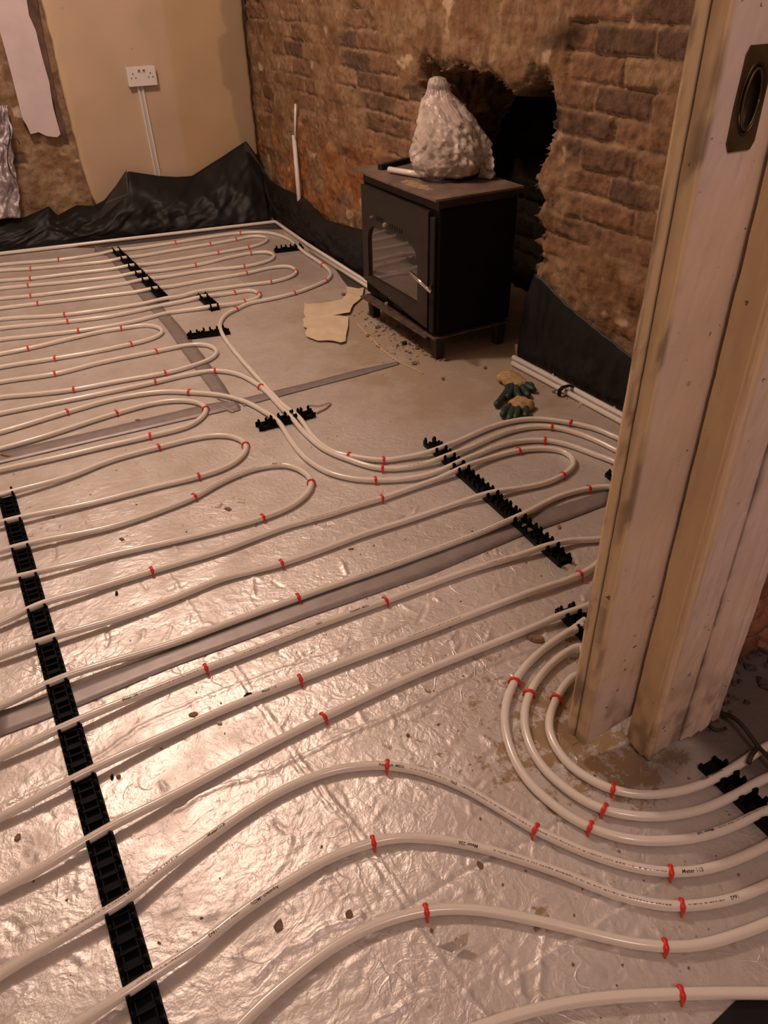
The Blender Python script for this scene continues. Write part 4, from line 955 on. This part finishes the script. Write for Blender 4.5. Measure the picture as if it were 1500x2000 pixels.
# ================================================================== STOVE
def build_stove():
    ox, oy = 1.384, 2.18; W_, D_, Z0, Z1 = .53, .315, .078, .520
    st = empty('wood_stove', (ox+D_/2, oy+W_/2, 0), 'black cast wood burning stove on short legs in front of the fireplace opening', 'stove')
    O = Vector(st.location)
    def part(name, bm, m, par=st, smooth=False):
        for v in bm.verts: v.co -= O
        return bmobj(name, bm, m, par, smooth)
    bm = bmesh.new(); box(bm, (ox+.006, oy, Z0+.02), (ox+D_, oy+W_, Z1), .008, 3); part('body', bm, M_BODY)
    bm = bmesh.new(); box(bm, (ox-.010, oy-.004, Z0+.002), (ox+D_+.002, oy+W_+.004, Z0+.009), .004, 2); part('bottom_plate', bm, M_STEEL if False else mat('dusty_plate_edge', (.09, .06, .045), .6, noise=(40, .5)))
    # top plate with overhang and bowed front
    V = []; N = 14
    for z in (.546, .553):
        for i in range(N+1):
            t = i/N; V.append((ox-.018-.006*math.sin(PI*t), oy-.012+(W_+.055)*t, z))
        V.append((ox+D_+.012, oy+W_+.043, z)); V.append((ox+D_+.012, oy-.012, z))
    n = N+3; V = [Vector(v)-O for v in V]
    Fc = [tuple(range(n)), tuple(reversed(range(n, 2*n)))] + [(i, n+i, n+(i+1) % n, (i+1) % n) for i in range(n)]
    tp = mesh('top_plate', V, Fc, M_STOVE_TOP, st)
    bm = bmesh.new(); box(bm, (ox+.004, oy+.004, Z1-.01), (ox+D_-.01, oy+W_-.004, .547), .002); part('neck', bm, M_STOVE)
    # flue collar on the top
    bm = bmesh.new()
    cx, cy = ox+.185, oy+.245
    prev = None
    for (r, z) in ((.096, .553), (.096, .560), (.090, .563), (.078, .563), (.076, .575), (.066, .577), (.066, .555)):
        ring = [bm.verts.new((cx+r*math.cos(2*PI*i/40), cy+r*math.sin(2*PI*i/40), z)) for i in range(40)]
        if prev:
            for i in range(40): bm.faces.new((prev[i], prev[(i+1) % 40], ring[(i+1) % 40], ring[i]))
        prev = ring
    part('flue_collar', bm, M_STOVE, smooth=True)
    # legs
    for (lx, ly) in ((ox+.004, oy+.004), (ox+.004, oy+W_-.05), (ox+D_-.05, oy+.004), (ox+D_-.05, oy+W_-.05)):
        bm = bmesh.new(); box(bm, (lx, ly, 0), (lx+.042, ly+.042, Z0+.002), .003)
        for v in bm.verts:
            if v.co.z < .04: v.co.x += (lx+.021-v.co.x)*.22; v.co.y += (ly+.021-v.co.y)*.22
        part('leg', bm, M_STOVE)
    # front door slab with an arched window hole
    y0, y1, z0, z1 = oy+.045, oy+W_-.012, Z0+.03, .505
    wy0, wy1, wz0, wzs, wzt = 2.292, 2.655, .178, .325, .385     # window: right side is low y
    def arch(k, m_=0.0):
        pts = []
        a, b = wy0-m_, wy1+m_
        pts.append((a, wz0-m_)); pts.append((b, wz0-m_))
        for i in range(k+1):
            t = i/k; yy = b+(a-b)*t
            hgt = wzs + (wzt-wzs)*(1-abs(2*t-1)**3.2)**(1/2.2)
            pts.append((yy, hgt+m_))
        return pts
    K = 26; inner = arch(K); nI = len(inner); xf = ox-.010
    cyc, czc = (wy0+wy1)/2, (wz0+wzt)/2
    outer = []
    for (yy, zz) in inner:
        dy, dz = yy-cyc, zz-czc
        k1 = ((y1-cyc)/dy if dy > 0 else (y0-cyc)/dy) if abs(dy) > 1e-6 else 99; k2 = ((z1-czc)/dz if dz > 0 else (z0-czc)/dz) if abs(dz) > 1e-6 else 99
        kk = min(k1, k2); outer.append((cyc+dy*kk, czc+dz*kk))
    # corners
    bm = bmesh.new()
    vi = [bm.verts.new((xf, a, b)) for a, b in inner]; vo = [bm.verts.new((xf, a, b)) for a, b in outer]
    vib = [bm.verts.new((xf+.012, a, b)) for a, b in inner]; vob = [bm.verts.new((xf+.018, a, b)) for a, b in outer]
    corners = {}
    def edge_of(p):
        if abs(p[0]-y0) < 1e-5: return 'y0'
        if abs(p[0]-y1) < 1e-5: return 'y1'
        return 'z1' if abs(p[1]-z1) < 1e-5 else 'z0'
    for i in range(nI):
        j = (i+1) % nI
        bm.faces.new((vi[i], vi[j], vo[j], vo[i])) ; bm.faces.new((vi[i], vib[i], vib[j], vi[j])); bm.faces.new((vo[i], vo[j], vob[j], vob[i]))
        e1, e2 = edge_of(outer[i]), edge_of(outer[j])
        if e1 != e2:
            cyv = y0 if 'y0' in (e1, e2) else y1; czv = z1 if 'z1' in (e1, e2) else z0
            cv = bm.verts.new((xf, cyv, czv)); cb = bm.verts.new((xf+.018, cyv, czv))
            bm.faces.new((vo[i], vo[j], cv)); bm.faces.new((vo[i], cv, cb, vob[i])); bm.faces.new((cv, vo[j], vob[j], cb))
    bmesh.ops.recalc_face_normals(bm, faces=bm.faces)
    dr = part('door', bm, M_STOVE)
    for f in dr.data.polygons: f.use_smooth = False
    gm = arch(K, .002); bm = bmesh.new(); bm.faces.new([bm.verts.new((xf+.009, a, b)) for a, b in gm]); 
    r = bmesh.ops.extrude_face_region(bm, geom=bm.faces[:]); [setattr(v, 'co', v.co+Vector((.003, 0, 0))) for v in r['geom'] if isinstance(v, bmesh.types.BMVert)]
    bmesh.ops.recalc_face_normals(bm, faces=bm.faces)
    part('window_glass', bm, M_GLASS, dr)
    # vent slots (dark recess plates) upper and lower, screws
    def slot(y, z, h=.017, w=.0032):
        bm = bmesh.new(); box(bm, (xf-.0012, y-w, z-h/2), (xf+.003, y+w, z+h/2)); part('vent_slot', bm, M_DARK, dr)
    for y in (2.578, 2.564, 2.551, 2.538): slot(y, .408)
    for y in (2.482, 2.465, 2.448, 2.432, 2.415, 2.400): slot(y, .403)
    for y in (2.560, 2.545, 2.530, 2.515): slot(y, .133, .013)
    for y in (2.450, 2.434, 2.418, 2.402): slot(y, .125, .015)
    for (y, z, r) in ((2.516, .399, .009), (2.615, .405, .005), (2.512, .112, .007)):
        bm = bmesh.new(); bmesh.ops.create_cone(bm, cap_ends=True, segments=16, radius1=r, radius2=r*.8, depth=.008, matrix=Matrix.Translation((xf-.004, y, z)) @ Matrix.Rotation(-PI/2, 4, 'Y')); part('vent_knob', bm, M_STEEL, dr)
    # hinge-side recess column and the chrome handle
    bm = bmesh.new(); box(bm, (ox-.006, oy+.012, Z0+.02), (ox+.004, oy+.040, .49), .003); part('latch_column', bm, M_DARK, st)
    h0 = onX(801, 532, xf-.050); h1 = onX(842, 570, xf-.030)
    hd = tube('handle', [Vector(h0)-O, Vector(h1)-O], .0065, M_CHROME, dr, 14); hd['label'] = 'chrome door handle'
    tube('handle_stem', [Vector(h1)-O+Vector((0, .008, .004)), Vector((ox-.002, oy+.03, h1[2]+.0))-O], .006, M_STOVE, hd, 10)
    bm = bmesh.new(); box(bm, (ox-.026, oy+.03, Z0+.002), (ox-.010, oy+W_-.004, Z0+.009), .002); part('ash_lip', bm, bpy.data.materials['dusty_plate_edge'], st)
    # pale dust patch on the top
    r = random.Random(3); pts = []
    for i in range(22):
        a = 2*PI*i/22; k = 1+r.uniform(-.22, .22); pts.append(Vector((ox+.035+.028*k*math.sin(a), oy+.20+.085*k*math.cos(a), .5532))-O)
    slab_poly('dust_patch', pts, .0006, M_KNIT if False else mat('tan_dust', (.30, .20, .12), .95, noise=(60, .4)), st)
    return st
stove = build_stove()
# white offcut of pipe on the stove, a plug of filler, and a black flat bar
ztop = .555
a = fl(760, 331, ztop+.011); b = fl(831, 343, ztop+.011)
tag(tube('pipe_offcut', [a, b], .0105, M_PIPE, None, 14), 'short white pipe offcut lying on the stove top', 'pipe offcut')
c = fl(819, 331, ztop); r = random.Random(8)
bm = bmesh.new(); bmesh.ops.create_icosphere(bm, subdivisions=2, radius=.014, matrix=Matrix.Translation(Vector(c)+Vector((0, 0, .012))))
for v in bm.verts: v.co += Vector((r.uniform(-.003, .003), r.uniform(-.003, .003), r.uniform(-.003, .003)))
tag(bmobj('filler_lump', bm, M_PALE), 'small pale lump beside the white offcut on the stove top', 'lump')
for lab, (q, s) in {'x': ((960, 337), .012)}.items():
    c = fl(935, 340, ztop); bm = bmesh.new(); bmesh.ops.create_icosphere(bm, subdivisions=2, radius=.011, matrix=Matrix.Translation(Vector(c)+Vector((0, 0, .004))))
    for v in bm.verts: v.co.z = ztop+(v.co.z-ztop)*.5; v.co += Vector((r.uniform(-.004, .004), r.uniform(-.004, .004), 0))
    tag(bmobj('brick_crumb', bm, M_CHIP), 'dark red brick crumb on the stove top right of the bag', 'crumb')
pa = fl(742, 331, ztop); pb = fl(792, 318, ztop)
d = pb-pa; d = d/np.linalg.norm(d); n_ = np.array([-d[1], d[0], 0])
V = []; 
for z in (0, .016):
    for q in (pa, pb+d*.02):
        for s in (-1, 1): V.append(q+n_*.010*s+np.array([0, 0, z]))
tag(mesh('flat_bar', V, [(0,1,3,2),(4,6,7,5),(0,4,5,1),(2,3,7,6),(0,2,6,4),(1,5,7,3)], M_DARK), 'flat black bar on the back left of the stove top beside the bag', 'bar')

# ---- bag of clear polythene standing over the flue collar
def build_bag():
    cx, cy = 1.384+.200, 2.18+.262
    root = empty('plastic_bag', (cx, cy, ztop), 'crumpled clear plastic bag of pale material standing on the stove top', 'plastic bag')
    prof = [(.010, .104), (.02, .120), (.05, .132), (.09, .128), (.13, .117), (.165, .100), (.20, .080), (.225, .064), (.245, .045), (.262, .036), (.28, .034), (.293, .026), (.298, .010)]
    def shell(name, k, zk, amp, m, seed, par):
        nz_, na = 90, 120; V = np.zeros((nz_, na, 3))
        zz = np.array([p[0] for p in prof]); rr = np.array([p[1] for p in prof])
        for i in range(nz_):
            t = i/(nz_-1); z = zz[0]+(zz[-1]*zk-zz[0])*t; r0 = np.interp(z, zz, rr)*k
            a = np.arange(na)/na*2*PI
            ca, sa = np.cos(a), np.sin(a)
            n1 = fbm(ca*1.6+7+z*8, sa*1.6+7-z*10, seed, 4)-.5; n2 = np.abs(fbm(ca*5+20, sa*5+z*26, seed+7, 3)-.5)
            r = r0*(1+amp*2.6*n1*(1-.5*sst(.2, .28, z)) - amp*.9*(n2-.12))
            shy = .060*sst(.10, .27, z)      # the neck leans toward the corner
            V[i, :, 0] = r*ca*.92 - .01*t; V[i, :, 1] = r*sa + shy; V[i, :, 2] = z
        VV = V.reshape(-1, 3).tolist(); Fc = []
        for i in range(nz_-1):
            for j in range(na):
                k2 = (j+1) % na; Fc.append((i*na+j, i*na+k2, (i+1)*na+k2, (i+1)*na+j))
        Fc.append(tuple((nz_-1)*na+j for j in range(na)))
        return mesh(name, VV, Fc, m, par, True)
    shell('clear_film', 1.0, 1.0, .36, M_BAG, 3, root)
    shell('contents', .88, .78, .34, M_BAGFILL, 9, root)
    # loose tail of film at the right rear
    g = np.linspace(0, 1, 24); A, B = np.meshgrid(g, g, indexing='ij')
    X = .06+.03*A+.02*(fbm(A*5, B*7, 3, 3)-.5); Y = -.075-.05*A*(1-.3*B)-.03*(1-B)+.03*(fbm(A*6+9, B*4, 5, 3)-.5); Z = .002+.16*B*(1-.3*A)
    o = grid_mesh('loose_film', X, Y, Z, None, M_BAG, root); md = o.modifiers.new('s', 'SOLIDIFY'); md.thickness = .0006
build_bag()

# ================================================================== SOCKET AND TRUNKING
def build_socket():
    tl = onY(248, 134, YL-.045); tr = onY(301, 130, YL-.045); bl = onY(254, 167, YL-.045); br = onY(304, 164, YL-.045)
    x0 = (tl[0]+bl[0])/2; x1 = (tr[0]+br[0])/2; z1 = (tl[2]+tr[2])/2; z0 = (bl[2]+br[2])/2
    cx, cz = (x0+x1)/2, (z0+z1)/2; w, h = .147, .088; yw = YL-.0125
    root = empty('wall_socket', (cx, yw, cz), 'white double plug socket on the cream plastered wall', 'socket')
    def bx(name, lo, hi, m, par=root, bev=0):
        bm = bmesh.new(); box(bm, lo, hi, bev); return bmobj(name, bm, m, par)
    bx('back_box', (-w/2+.002, -.030, -h/2+.002), (w/2-.002, 0, h/2-.002), M_SOCKET, bev=.002)
    fp = bx('face_plate', (-w/2, -.038, -h/2), (w/2, -.030, h/2), M_SOCKET, bev=.0025)
    for s, nm in ((-1, ''), (1, '')):
        bx('rocker_switch', (s*.012-.008, -.041, .016), (s*.012+.008, -.038, .032), M_SOCKET, fp, .001)
        bx('switch_mark', (s*.012-.006, -.0418, .020), (s*.012+.006, -.0411, .030), M_CHIP, fp)
        for (dx, dz, ww, hh) in ((-.011, -.006, .0022, .0035), (.011, -.006, .0022, .0035), (0, .012, .002, .0045)):
            cxs = s*.044
            bx('pin_hole', (cxs+dx-ww, -.0386, dz-hh), (cxs+dx+ww, -.0376, dz+hh), M_DARK, fp)
    # trunking
    t0 = onY(273, 169, yw-.006); t1 = onY(308, 337, yw-.006)
    tr_ = empty('cable_trunking', (float(t1[0]), yw, float(t1[2])), 'slim white cable trunking dropping from the double socket to the black sheet', 'trunking')
    dz = float(t0[2]-t1[2]); dx = float(t0[0]-t1[0])
    for off, nm in ((-.011, 'trunking_side'), (.011, 'trunking_side')):
        V = []
        for (x, z) in ((0, -.15), (dx, dz)):
            for y in (0, -.014):
                for s in (-.0042, .0042): V.append((x+off+s, y, z))
        mesh(nm, V, [(0,1,3,2),(4,6,7,5),(0,4,5,1),(2,3,7,6),(0,2,6,4),(1,5,7,3)], M_SOCKET, tr_)
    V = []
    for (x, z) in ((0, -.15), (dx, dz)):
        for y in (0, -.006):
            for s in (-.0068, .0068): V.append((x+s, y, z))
    mesh('trunking_lid', V, [(0,1,3,2),(4,6,7,5),(0,4,5,1),(2,3,7,6),(0,2,6,4),(1,5,7,3)], mat('shaded_trunking_lid', (.5, .46, .43), .5), tr_)  # lid colour darkened to carry the shade between the two sides
build_socket()

# ================================================================== LOOSE THINGS ON THE FLOOR
# torn wallpaper
def paper():
    px = [(595,593),(600,597),(625,595),(650,590),(667,587),(678,577),(677,563),(700,567),(711,565),(707,583),(690,598),(687,605),(683,614),(668,616),(650,618),(665,619),(680,622),(680,640),(676,658),(675,669),(665,672),(650,668),(640,667),(620,667),(600,660),(596,655),(600,645),(592,640),(594,634),(591,628),(597,622),(593,612),(595,605)]
    bm = bmesh.new(); f = bm.faces.new([bm.verts.new(Vector(fl(x, y, .004))) for x, y in px]); 
    bmesh.ops.triangulate(bm, faces=[f]); bmesh.ops.subdivide_edges(bm, edges=bm.edges, cuts=3, use_grid_fill=True)
    for v in bm.verts: v.co.z = .004+.012*float(fbm(np.array([v.co.x*9]), np.array([v.co.y*9]), 3, 2)[0])
    bmesh.ops.recalc_face_normals(bm, faces=bm.faces)
    o = bmobj('wallpaper_scrap', bm, M_PAPER); md = o.modifiers.new('s', 'SOLIDIFY'); md.thickness = .0008
    tag(o, 'torn cream wallpaper scrap lying on the floor left of the stove', 'paper scrap')
paper()
# gloves
def glove(label, cuff, palm, fingers, seed):
    """cuff, palm: pixel points of the centreline; fingers: list of pixel polylines"""
    c = fl(*palm[len(palm)//2], 0); root = empty('work_glove', c, label, 'glove', 'pair of green gripped work gloves'); O = Vector(c)
    P = [fl(*q, .016) for q in cuff+palm]; n = len(P)
    Q = smooth_poly(P, .006, .006); k = len(Q)
    rad = [.030+.010*math.sin(PI*i/(k-1)) for i in range(k)]
    rad[0] = .018; rad[-1] = .012; rad[-2] = .022
    V, Fc = tube_geo(Q, .03, 18, True, radii=rad, squash=.42)
    V = [v + Vector((.003*(float(vn(v.x*70, v.y*70, seed))-.5)*2, .003*(float(vn(v.y*80, v.x*60, seed+1))-.5)*2, .005*(float(vn(v.x*60, v.y*60, seed+2))-.5)*2)) for v in V]
    V = [(v.x, v.y, max(v.z, .002)) for v in V]
    mesh('knitted_body', V, Fc, M_KNIT, root, True, org=O)
    for f in fingers:
        Q = smooth_poly([fl(*q, .014) for q in f], .004, .004); k = len(Q)
        rad = [.0115*(1 if i < k-3 else (.93, .75, .40)[i-(k-3)]) for i in range(k)]
        V, Fc = tube_geo(Q, .012, 12, True, radii=rad, squash=.95)
        V = [v + Vector((0, 0, .003*(float(vn(v.x*90, v.y*90, seed+3))-.5))) for v in V]
        mesh('coated_finger', [(v.x, v.y, max(v.z, .001)) for v in V], Fc, M_LATEX, root, True, org=O)
glove('green and tan work glove lying farther from the viewer, its tan cuff toward the stove', [(975, 732), (990, 736)], [(1000, 742), (1012, 752), (1015, 756)],
      [[(996, 752), (988, 768), (977, 782), (968, 792)], [(1000, 752), (996, 766), (990, 778)], [(1008, 756), (1010, 768), (1015, 777)], [(1018, 754), (1026, 764), (1032, 774)], [(1026, 752), (1036, 758), (1046, 762)], [(1020, 750), (1034, 752), (1042, 756)]], 5)
glove('green and tan work glove lying nearer the white pipes, fingers pointing at them', [(1030, 782), (1024, 786)], [(1018, 790), (1010, 794), (1006, 798)],
      [[(1000, 792), (990, 800), (980, 812)], [(1002, 798), (997, 810), (994, 820)], [(1012, 798), (1010, 808), (1006, 818)], [(1026, 796), (1028, 804), (1026, 814)]], 15)

def chip(name, q, size, h, m, label, cat, seed, ratio=.6, group=None, rz=None):
    r = random.Random(seed); c = fl(*q, 0); n = r.randint(7, 11); rz = r.uniform(0, PI) if rz is None else rz
    pts = []
    for i in range(n):
        a = 2*PI*i/n; k = r.uniform(.7, 1.15); x, y = size*k*math.cos(a), size*ratio*k*math.sin(a)
        pts.append((x*math.cos(rz)-y*math.sin(rz), x*math.sin(rz)+y*math.cos(rz)))
    V = [(x*1.0, y*1.0, .0018) for x, y in pts]+[(x*.75, y*.75, .0018+h*r.uniform(.7, 1.1)) for x, y in pts]
    Fc = [tuple(reversed(range(n))), tuple(range(n, 2*n))]+[(i, (i+1) % n, n+(i+1) % n, n+i) for i in range(n)]
    o = mesh(name, V, Fc, m); o.location = (float(c[0]), float(c[1]), 0); return tag(o, label, cat, group)
chip('timber_plug', (1047, 1250), .019, .007, M_TIMBER, 'oval brown wooden plug beside the pipes near the door edge', 'plug', 1, .6, rz=-.9)
G3 = 'bits of debris on the foil'
for nm, q, s, h, m, lb, sd, ra in [
 ('plaster_chip', (378,1396), .009, .002, M_TIMBER, 'brown flake between two pipes left of the first straight clips', 11, .7),
 ('plaster_chip', (545,1808), .0105, .002, M_CHIP, 'large dark brown flake below the Meter 226 pipe', 12, .65),
 ('plaster_chip', (683,1787), .007, .002, M_CHIP, 'dark square flake above the nearest wavy bend', 13, .9),
 ('plaster_chip', (835,1348), .008, .003, M_PALE, 'pale tan flake left of the triple bend', 14, .8),
 ('black_chip', (484,1358), .009, .003, M_BLACK, 'black sliver just above a straight pipe in the foreground', 15, .45),
 ('black_chip', (228,1160), .009, .003, M_BLACK, 'black sliver between two pipes right of the left rail', 16, .45),
 ('black_chip', (219,1519), .006, .003, M_BLACK, 'small black grain beside the left rail', 17, .5),
 ('plaster_chip', (232,1518), .005, .003, M_TIMBER, 'small brown grain right of a black grain by the left rail', 18, .8),
 ('plaster_chip', (429,1413), .006, .003, M_PALE, 'pale crumb below a foreground pipe', 19, .7),
 ('plaster_chip', (35,1637), .008, .002, M_TIMBER, 'brown flake at the lower left edge', 20, .6),
 ('plaster_chip', (222,1840), .008, .002, M_CHIP, 'dark flake left of the rail near the bottom', 21, .5),
 ('plaster_chip', (1092,1030), .009, .003, M_TIMBER, 'brown flake right of the middle rail by the grey tape', 22, .6),
 ('plaster_chip', (686,1073), .009, .002, M_TIMBER, 'thin brown sliver between two straight pipes mid floor', 23, .3),
 ('plaster_chip', (797,1437), .004, .002, M_CHIP, 'dark dot on the foil left of the triple bend', 24, .9),
 ('plaster_chip', (270,822), .010, .003, M_CHIP, 'brown smudge of debris below the hairpin loop by the tape', 25, .7),
 ('plaster_chip', (445,995), .012, .002, M_CHIP, 'brown crumbly patch inside the largest hairpin loop', 26, .6),
 ('plaster_chip', (238,1054), .008, .002, M_CHIP, 'dark flake between legs of the largest hairpin loop', 27, .6),
 ('wood_chip', (12,892), .022, .006, M_TIMBER, 'brown wood chip on the tape at the left edge', 28, .28),
 ('plaster_chip', (1050,1812), .010, .002, M_TIMBER, 'brown rusty flake below the second wavy pipe', 29, .35),
 ('brick_crumb', (1085,767), .013, .006, M_CHIP, 'rust brown crumb beside the black strap', 30, .4),
 ('plaster_chip', (937,1690), .007, .002, M_CHIP, 'brown spot below the Meter 226 print', 31, .8),
 ('plaster_chip', (843,1818), .004, .002, M_CHIP, 'dark dot below the nearest wavy pipe clip', 32, .8),
 ]:
    chip(nm, q, s, h, m, lb, nm.split('_')[0]+' chip' if 'chip' in nm else 'crumb', sd, ra, G3)
# splinters of white
def splinter(pts, r, label, m=M_PALE):
    tag(tube('wood_splinter', [fl(*q, .005) for q in pts], r, m, None, 6), label, 'splinter')
splinter([(617,806),(634,798),(646,788)], .0035, 'pale splinter on the bare floor beside the three sweeping pipes')
splinter([(602,790),(622,792),(645,786)], .0025, 'thin pale thread crossing the top of a splinter')
splinter([(803,556),(799,520),(797,478)], .001, 'x') if False else None
# torn foil flap standing up in the foreground
V = [fl(855,1850,.003), fl(885,1862,.003), fl(916,1822,.022), fl(912,1845,.016), fl(900,1858,.006), fl(886,1838,.018), fl(895,1830,.012)]
V2 = [v+np.array([0, 0, .0012]) for v in V]
M_FL = mat('bare_foil', (.85, .83, .82), .22, 1, bump=(60, .4, .002))
tag(mesh('foil_flap', V+V2, [(0,1,5),(1,4,3,2,6,5),(12,8,7),(12,13,9,10,11,8),(0,7,8,1),(1,8,11,4),(4,11,10,3),(3,10,9,2),(2,9,13,6),(6,13,12,5),(5,12,7,0)], M_FL), 'shiny torn foil flap curling up below the nearest wavy pipe', 'foil flap')
V = [fl(676,1266,.003), fl(688,1278,.003), fl(686,1268,.014), fl(678,1262,.012)]; V2 = [v+np.array([0, 0, .001]) for v in V]
tag(mesh('foil_flap', V+V2, [(3,2,1,0),(4,5,6,7),(0,1,5,4),(1,2,6,5),(2,3,7,6),(3,0,4,7)], M_FL), 'tiny bright foil flap between straight pipes in mid floor', 'foil flap')
# rubble under and before the stove, and beyond the door post: nobody could count it
def rubble(name, spots, n, smin, smax, label, seed, m=M_CHIP):
    r = random.Random(seed); V = []; Fc = []
    for i in range(n):
        x0, y0, sx, sy = r.choice(spots); x, y = r.gauss(x0, sx), r.gauss(y0, sy); s = r.uniform(smin, smax)*r.choice([.4, .6, 1])
        b = len(V); z = s*.45
        for dx, dy, dz in ((-1,0,0),(1,0,0),(0,-1,0),(0,1,0),(0,0,-1),(0,0,1)):
            V.append((x+s*(dx+r.uniform(-.4, .4)), y+s*(dy+r.uniform(-.4, .4)), max(.001, z+s*.6*(dz+r.uniform(-.3, .3)))))
        for f in ((0,2,5),(2,1,5),(1,3,5),(3,0,5),(2,0,4),(1,2,4),(3,1,4),(0,3,4)): Fc.append(tuple(b+k for k in f))
    return tag(mesh(name, V, Fc, m), label, 'rubble', kind='stuff')
rubble('rubble', [(1.36, 2.35, .05, .14), (1.40, 2.55, .07, .12), (1.55, 2.4, .1, .15)], 260, .003, .011, 'brown grit and brick rubble scattered under and before the stove', 3)
rubble('rubble', [(1.33, 2.42, .04, .10), (1.25, 2.30, .05, .08)], 70, .002, .007, 'pale crumbs scattered in front of the stove', 4, M_PALE)
rubble('rubble', [(1.62, 1.75, .03, .14), (1.64, 1.55, .02, .2)], 90, .003, .009, 'tan crumbs along the foot of the black sheet right of the stove', 5, M_PALE)
rubble('rubble', [(1.08, .60, .07, .025), (1.0, .57, .04, .02), (1.2, .64, .08, .03)], 110, .003, .012, 'dark rubble in the gap under the brick beyond the door post', 6, mat('dark_rubble', (.07, .05, .045), .9, noise=(30, .5)))
rubble('floor_specks', [(.35, .8, .35, .25), (.6, 1.3, .4, .3), (.25, 1.9, .35, .5), (.75, .5, .15, .15), (.9, 1.5, .3, .3)], 650, .0008, .0030, 'tiny dark specks of dirt sprinkled over the foil floor', 7)
# edge of the lifted boards before the stove
def edge_strip(px, label, h=.006):
    P = [fl(*q, .002) for q in px]; r = random.Random(2); V, Fc = tube_geo(smooth_poly(P, .01, .006), h, 6, True, squash=.5)
    V = [(v.x, v.y+r.uniform(-.002, .002), max(.0012, v.z)) for v in V]
    tag(mesh('board_edge', V, Fc, mat('broken_foam_edge', (.55, .40, .25), .9) if 'broken_foam_edge' not in bpy.data.materials else bpy.data.materials['broken_foam_edge']), label, 'board edge')
edge_strip([(697,632),(720,655),(750,685),(781,708)], 'pale broken board edge running along the floor before the stove', .0035)
edge_strip([(781,708),(812,722),(826,729)], 'short pale broken board edge below the front stove leg', .003)
# dark brown fragment pieces before the stove
chip('bark_piece', (738,640), .022, .006, M_CHIP, 'dark brown fragment on the floor under the left stove leg', 'fragment', 61, .5)
chip('bark_piece', (790,672), .016, .008, M_DARK, 'black coal fragment on the floor before the stove door', 'fragment', 62, .6)
# post stub right of the stove
s0 = fl(1011, 697, 0); s1 = onX(1009, 672, s0[0])
tag(tube('timber_stub', [s0, s1], .007, mat('pale_timber', (.50, .38, .24), .8), None, 8, radii=[.006, .0075]), 'short pale stub standing at the left end of the strapped pipes', 'stub')
# loose cables beyond the door post
cb = [fl(x, y, z) for x, y, z in [(1392,1392,.012),(1415,1394,.02),(1440,1406,.03),(1462,1432,.03),(1478,1455,.025),(1500,1478,.03),(1520,1500,.03)]]
tag(tube('loose_cable', smooth_poly(cb, .008, .01), .0042, M_CABLE, None, 8), 'dark brown cable snaking over the darker floor beyond the door post', 'cable')
cb = [fl(x, y, .006) for x, y in [(1380,1398),(1385,1420),(1397,1430),(1418,1422)]]
tag(tube('loose_cable', smooth_poly(cb, .008, .01), .003, M_CABLE, None, 8), 'short bent dark wire lying beside the foot of the door post', 'cable')
tg = [fl(x, y, z) for x, y, z in [(1462,1490,.030),(1468,1474,.030),(1478,1462,.032)]]
tag(tube('cable_tie', tg, .0042, M_CABLE, None, 6), 'twisted dark tag hooked over the pipe beyond the door post', 'tie')
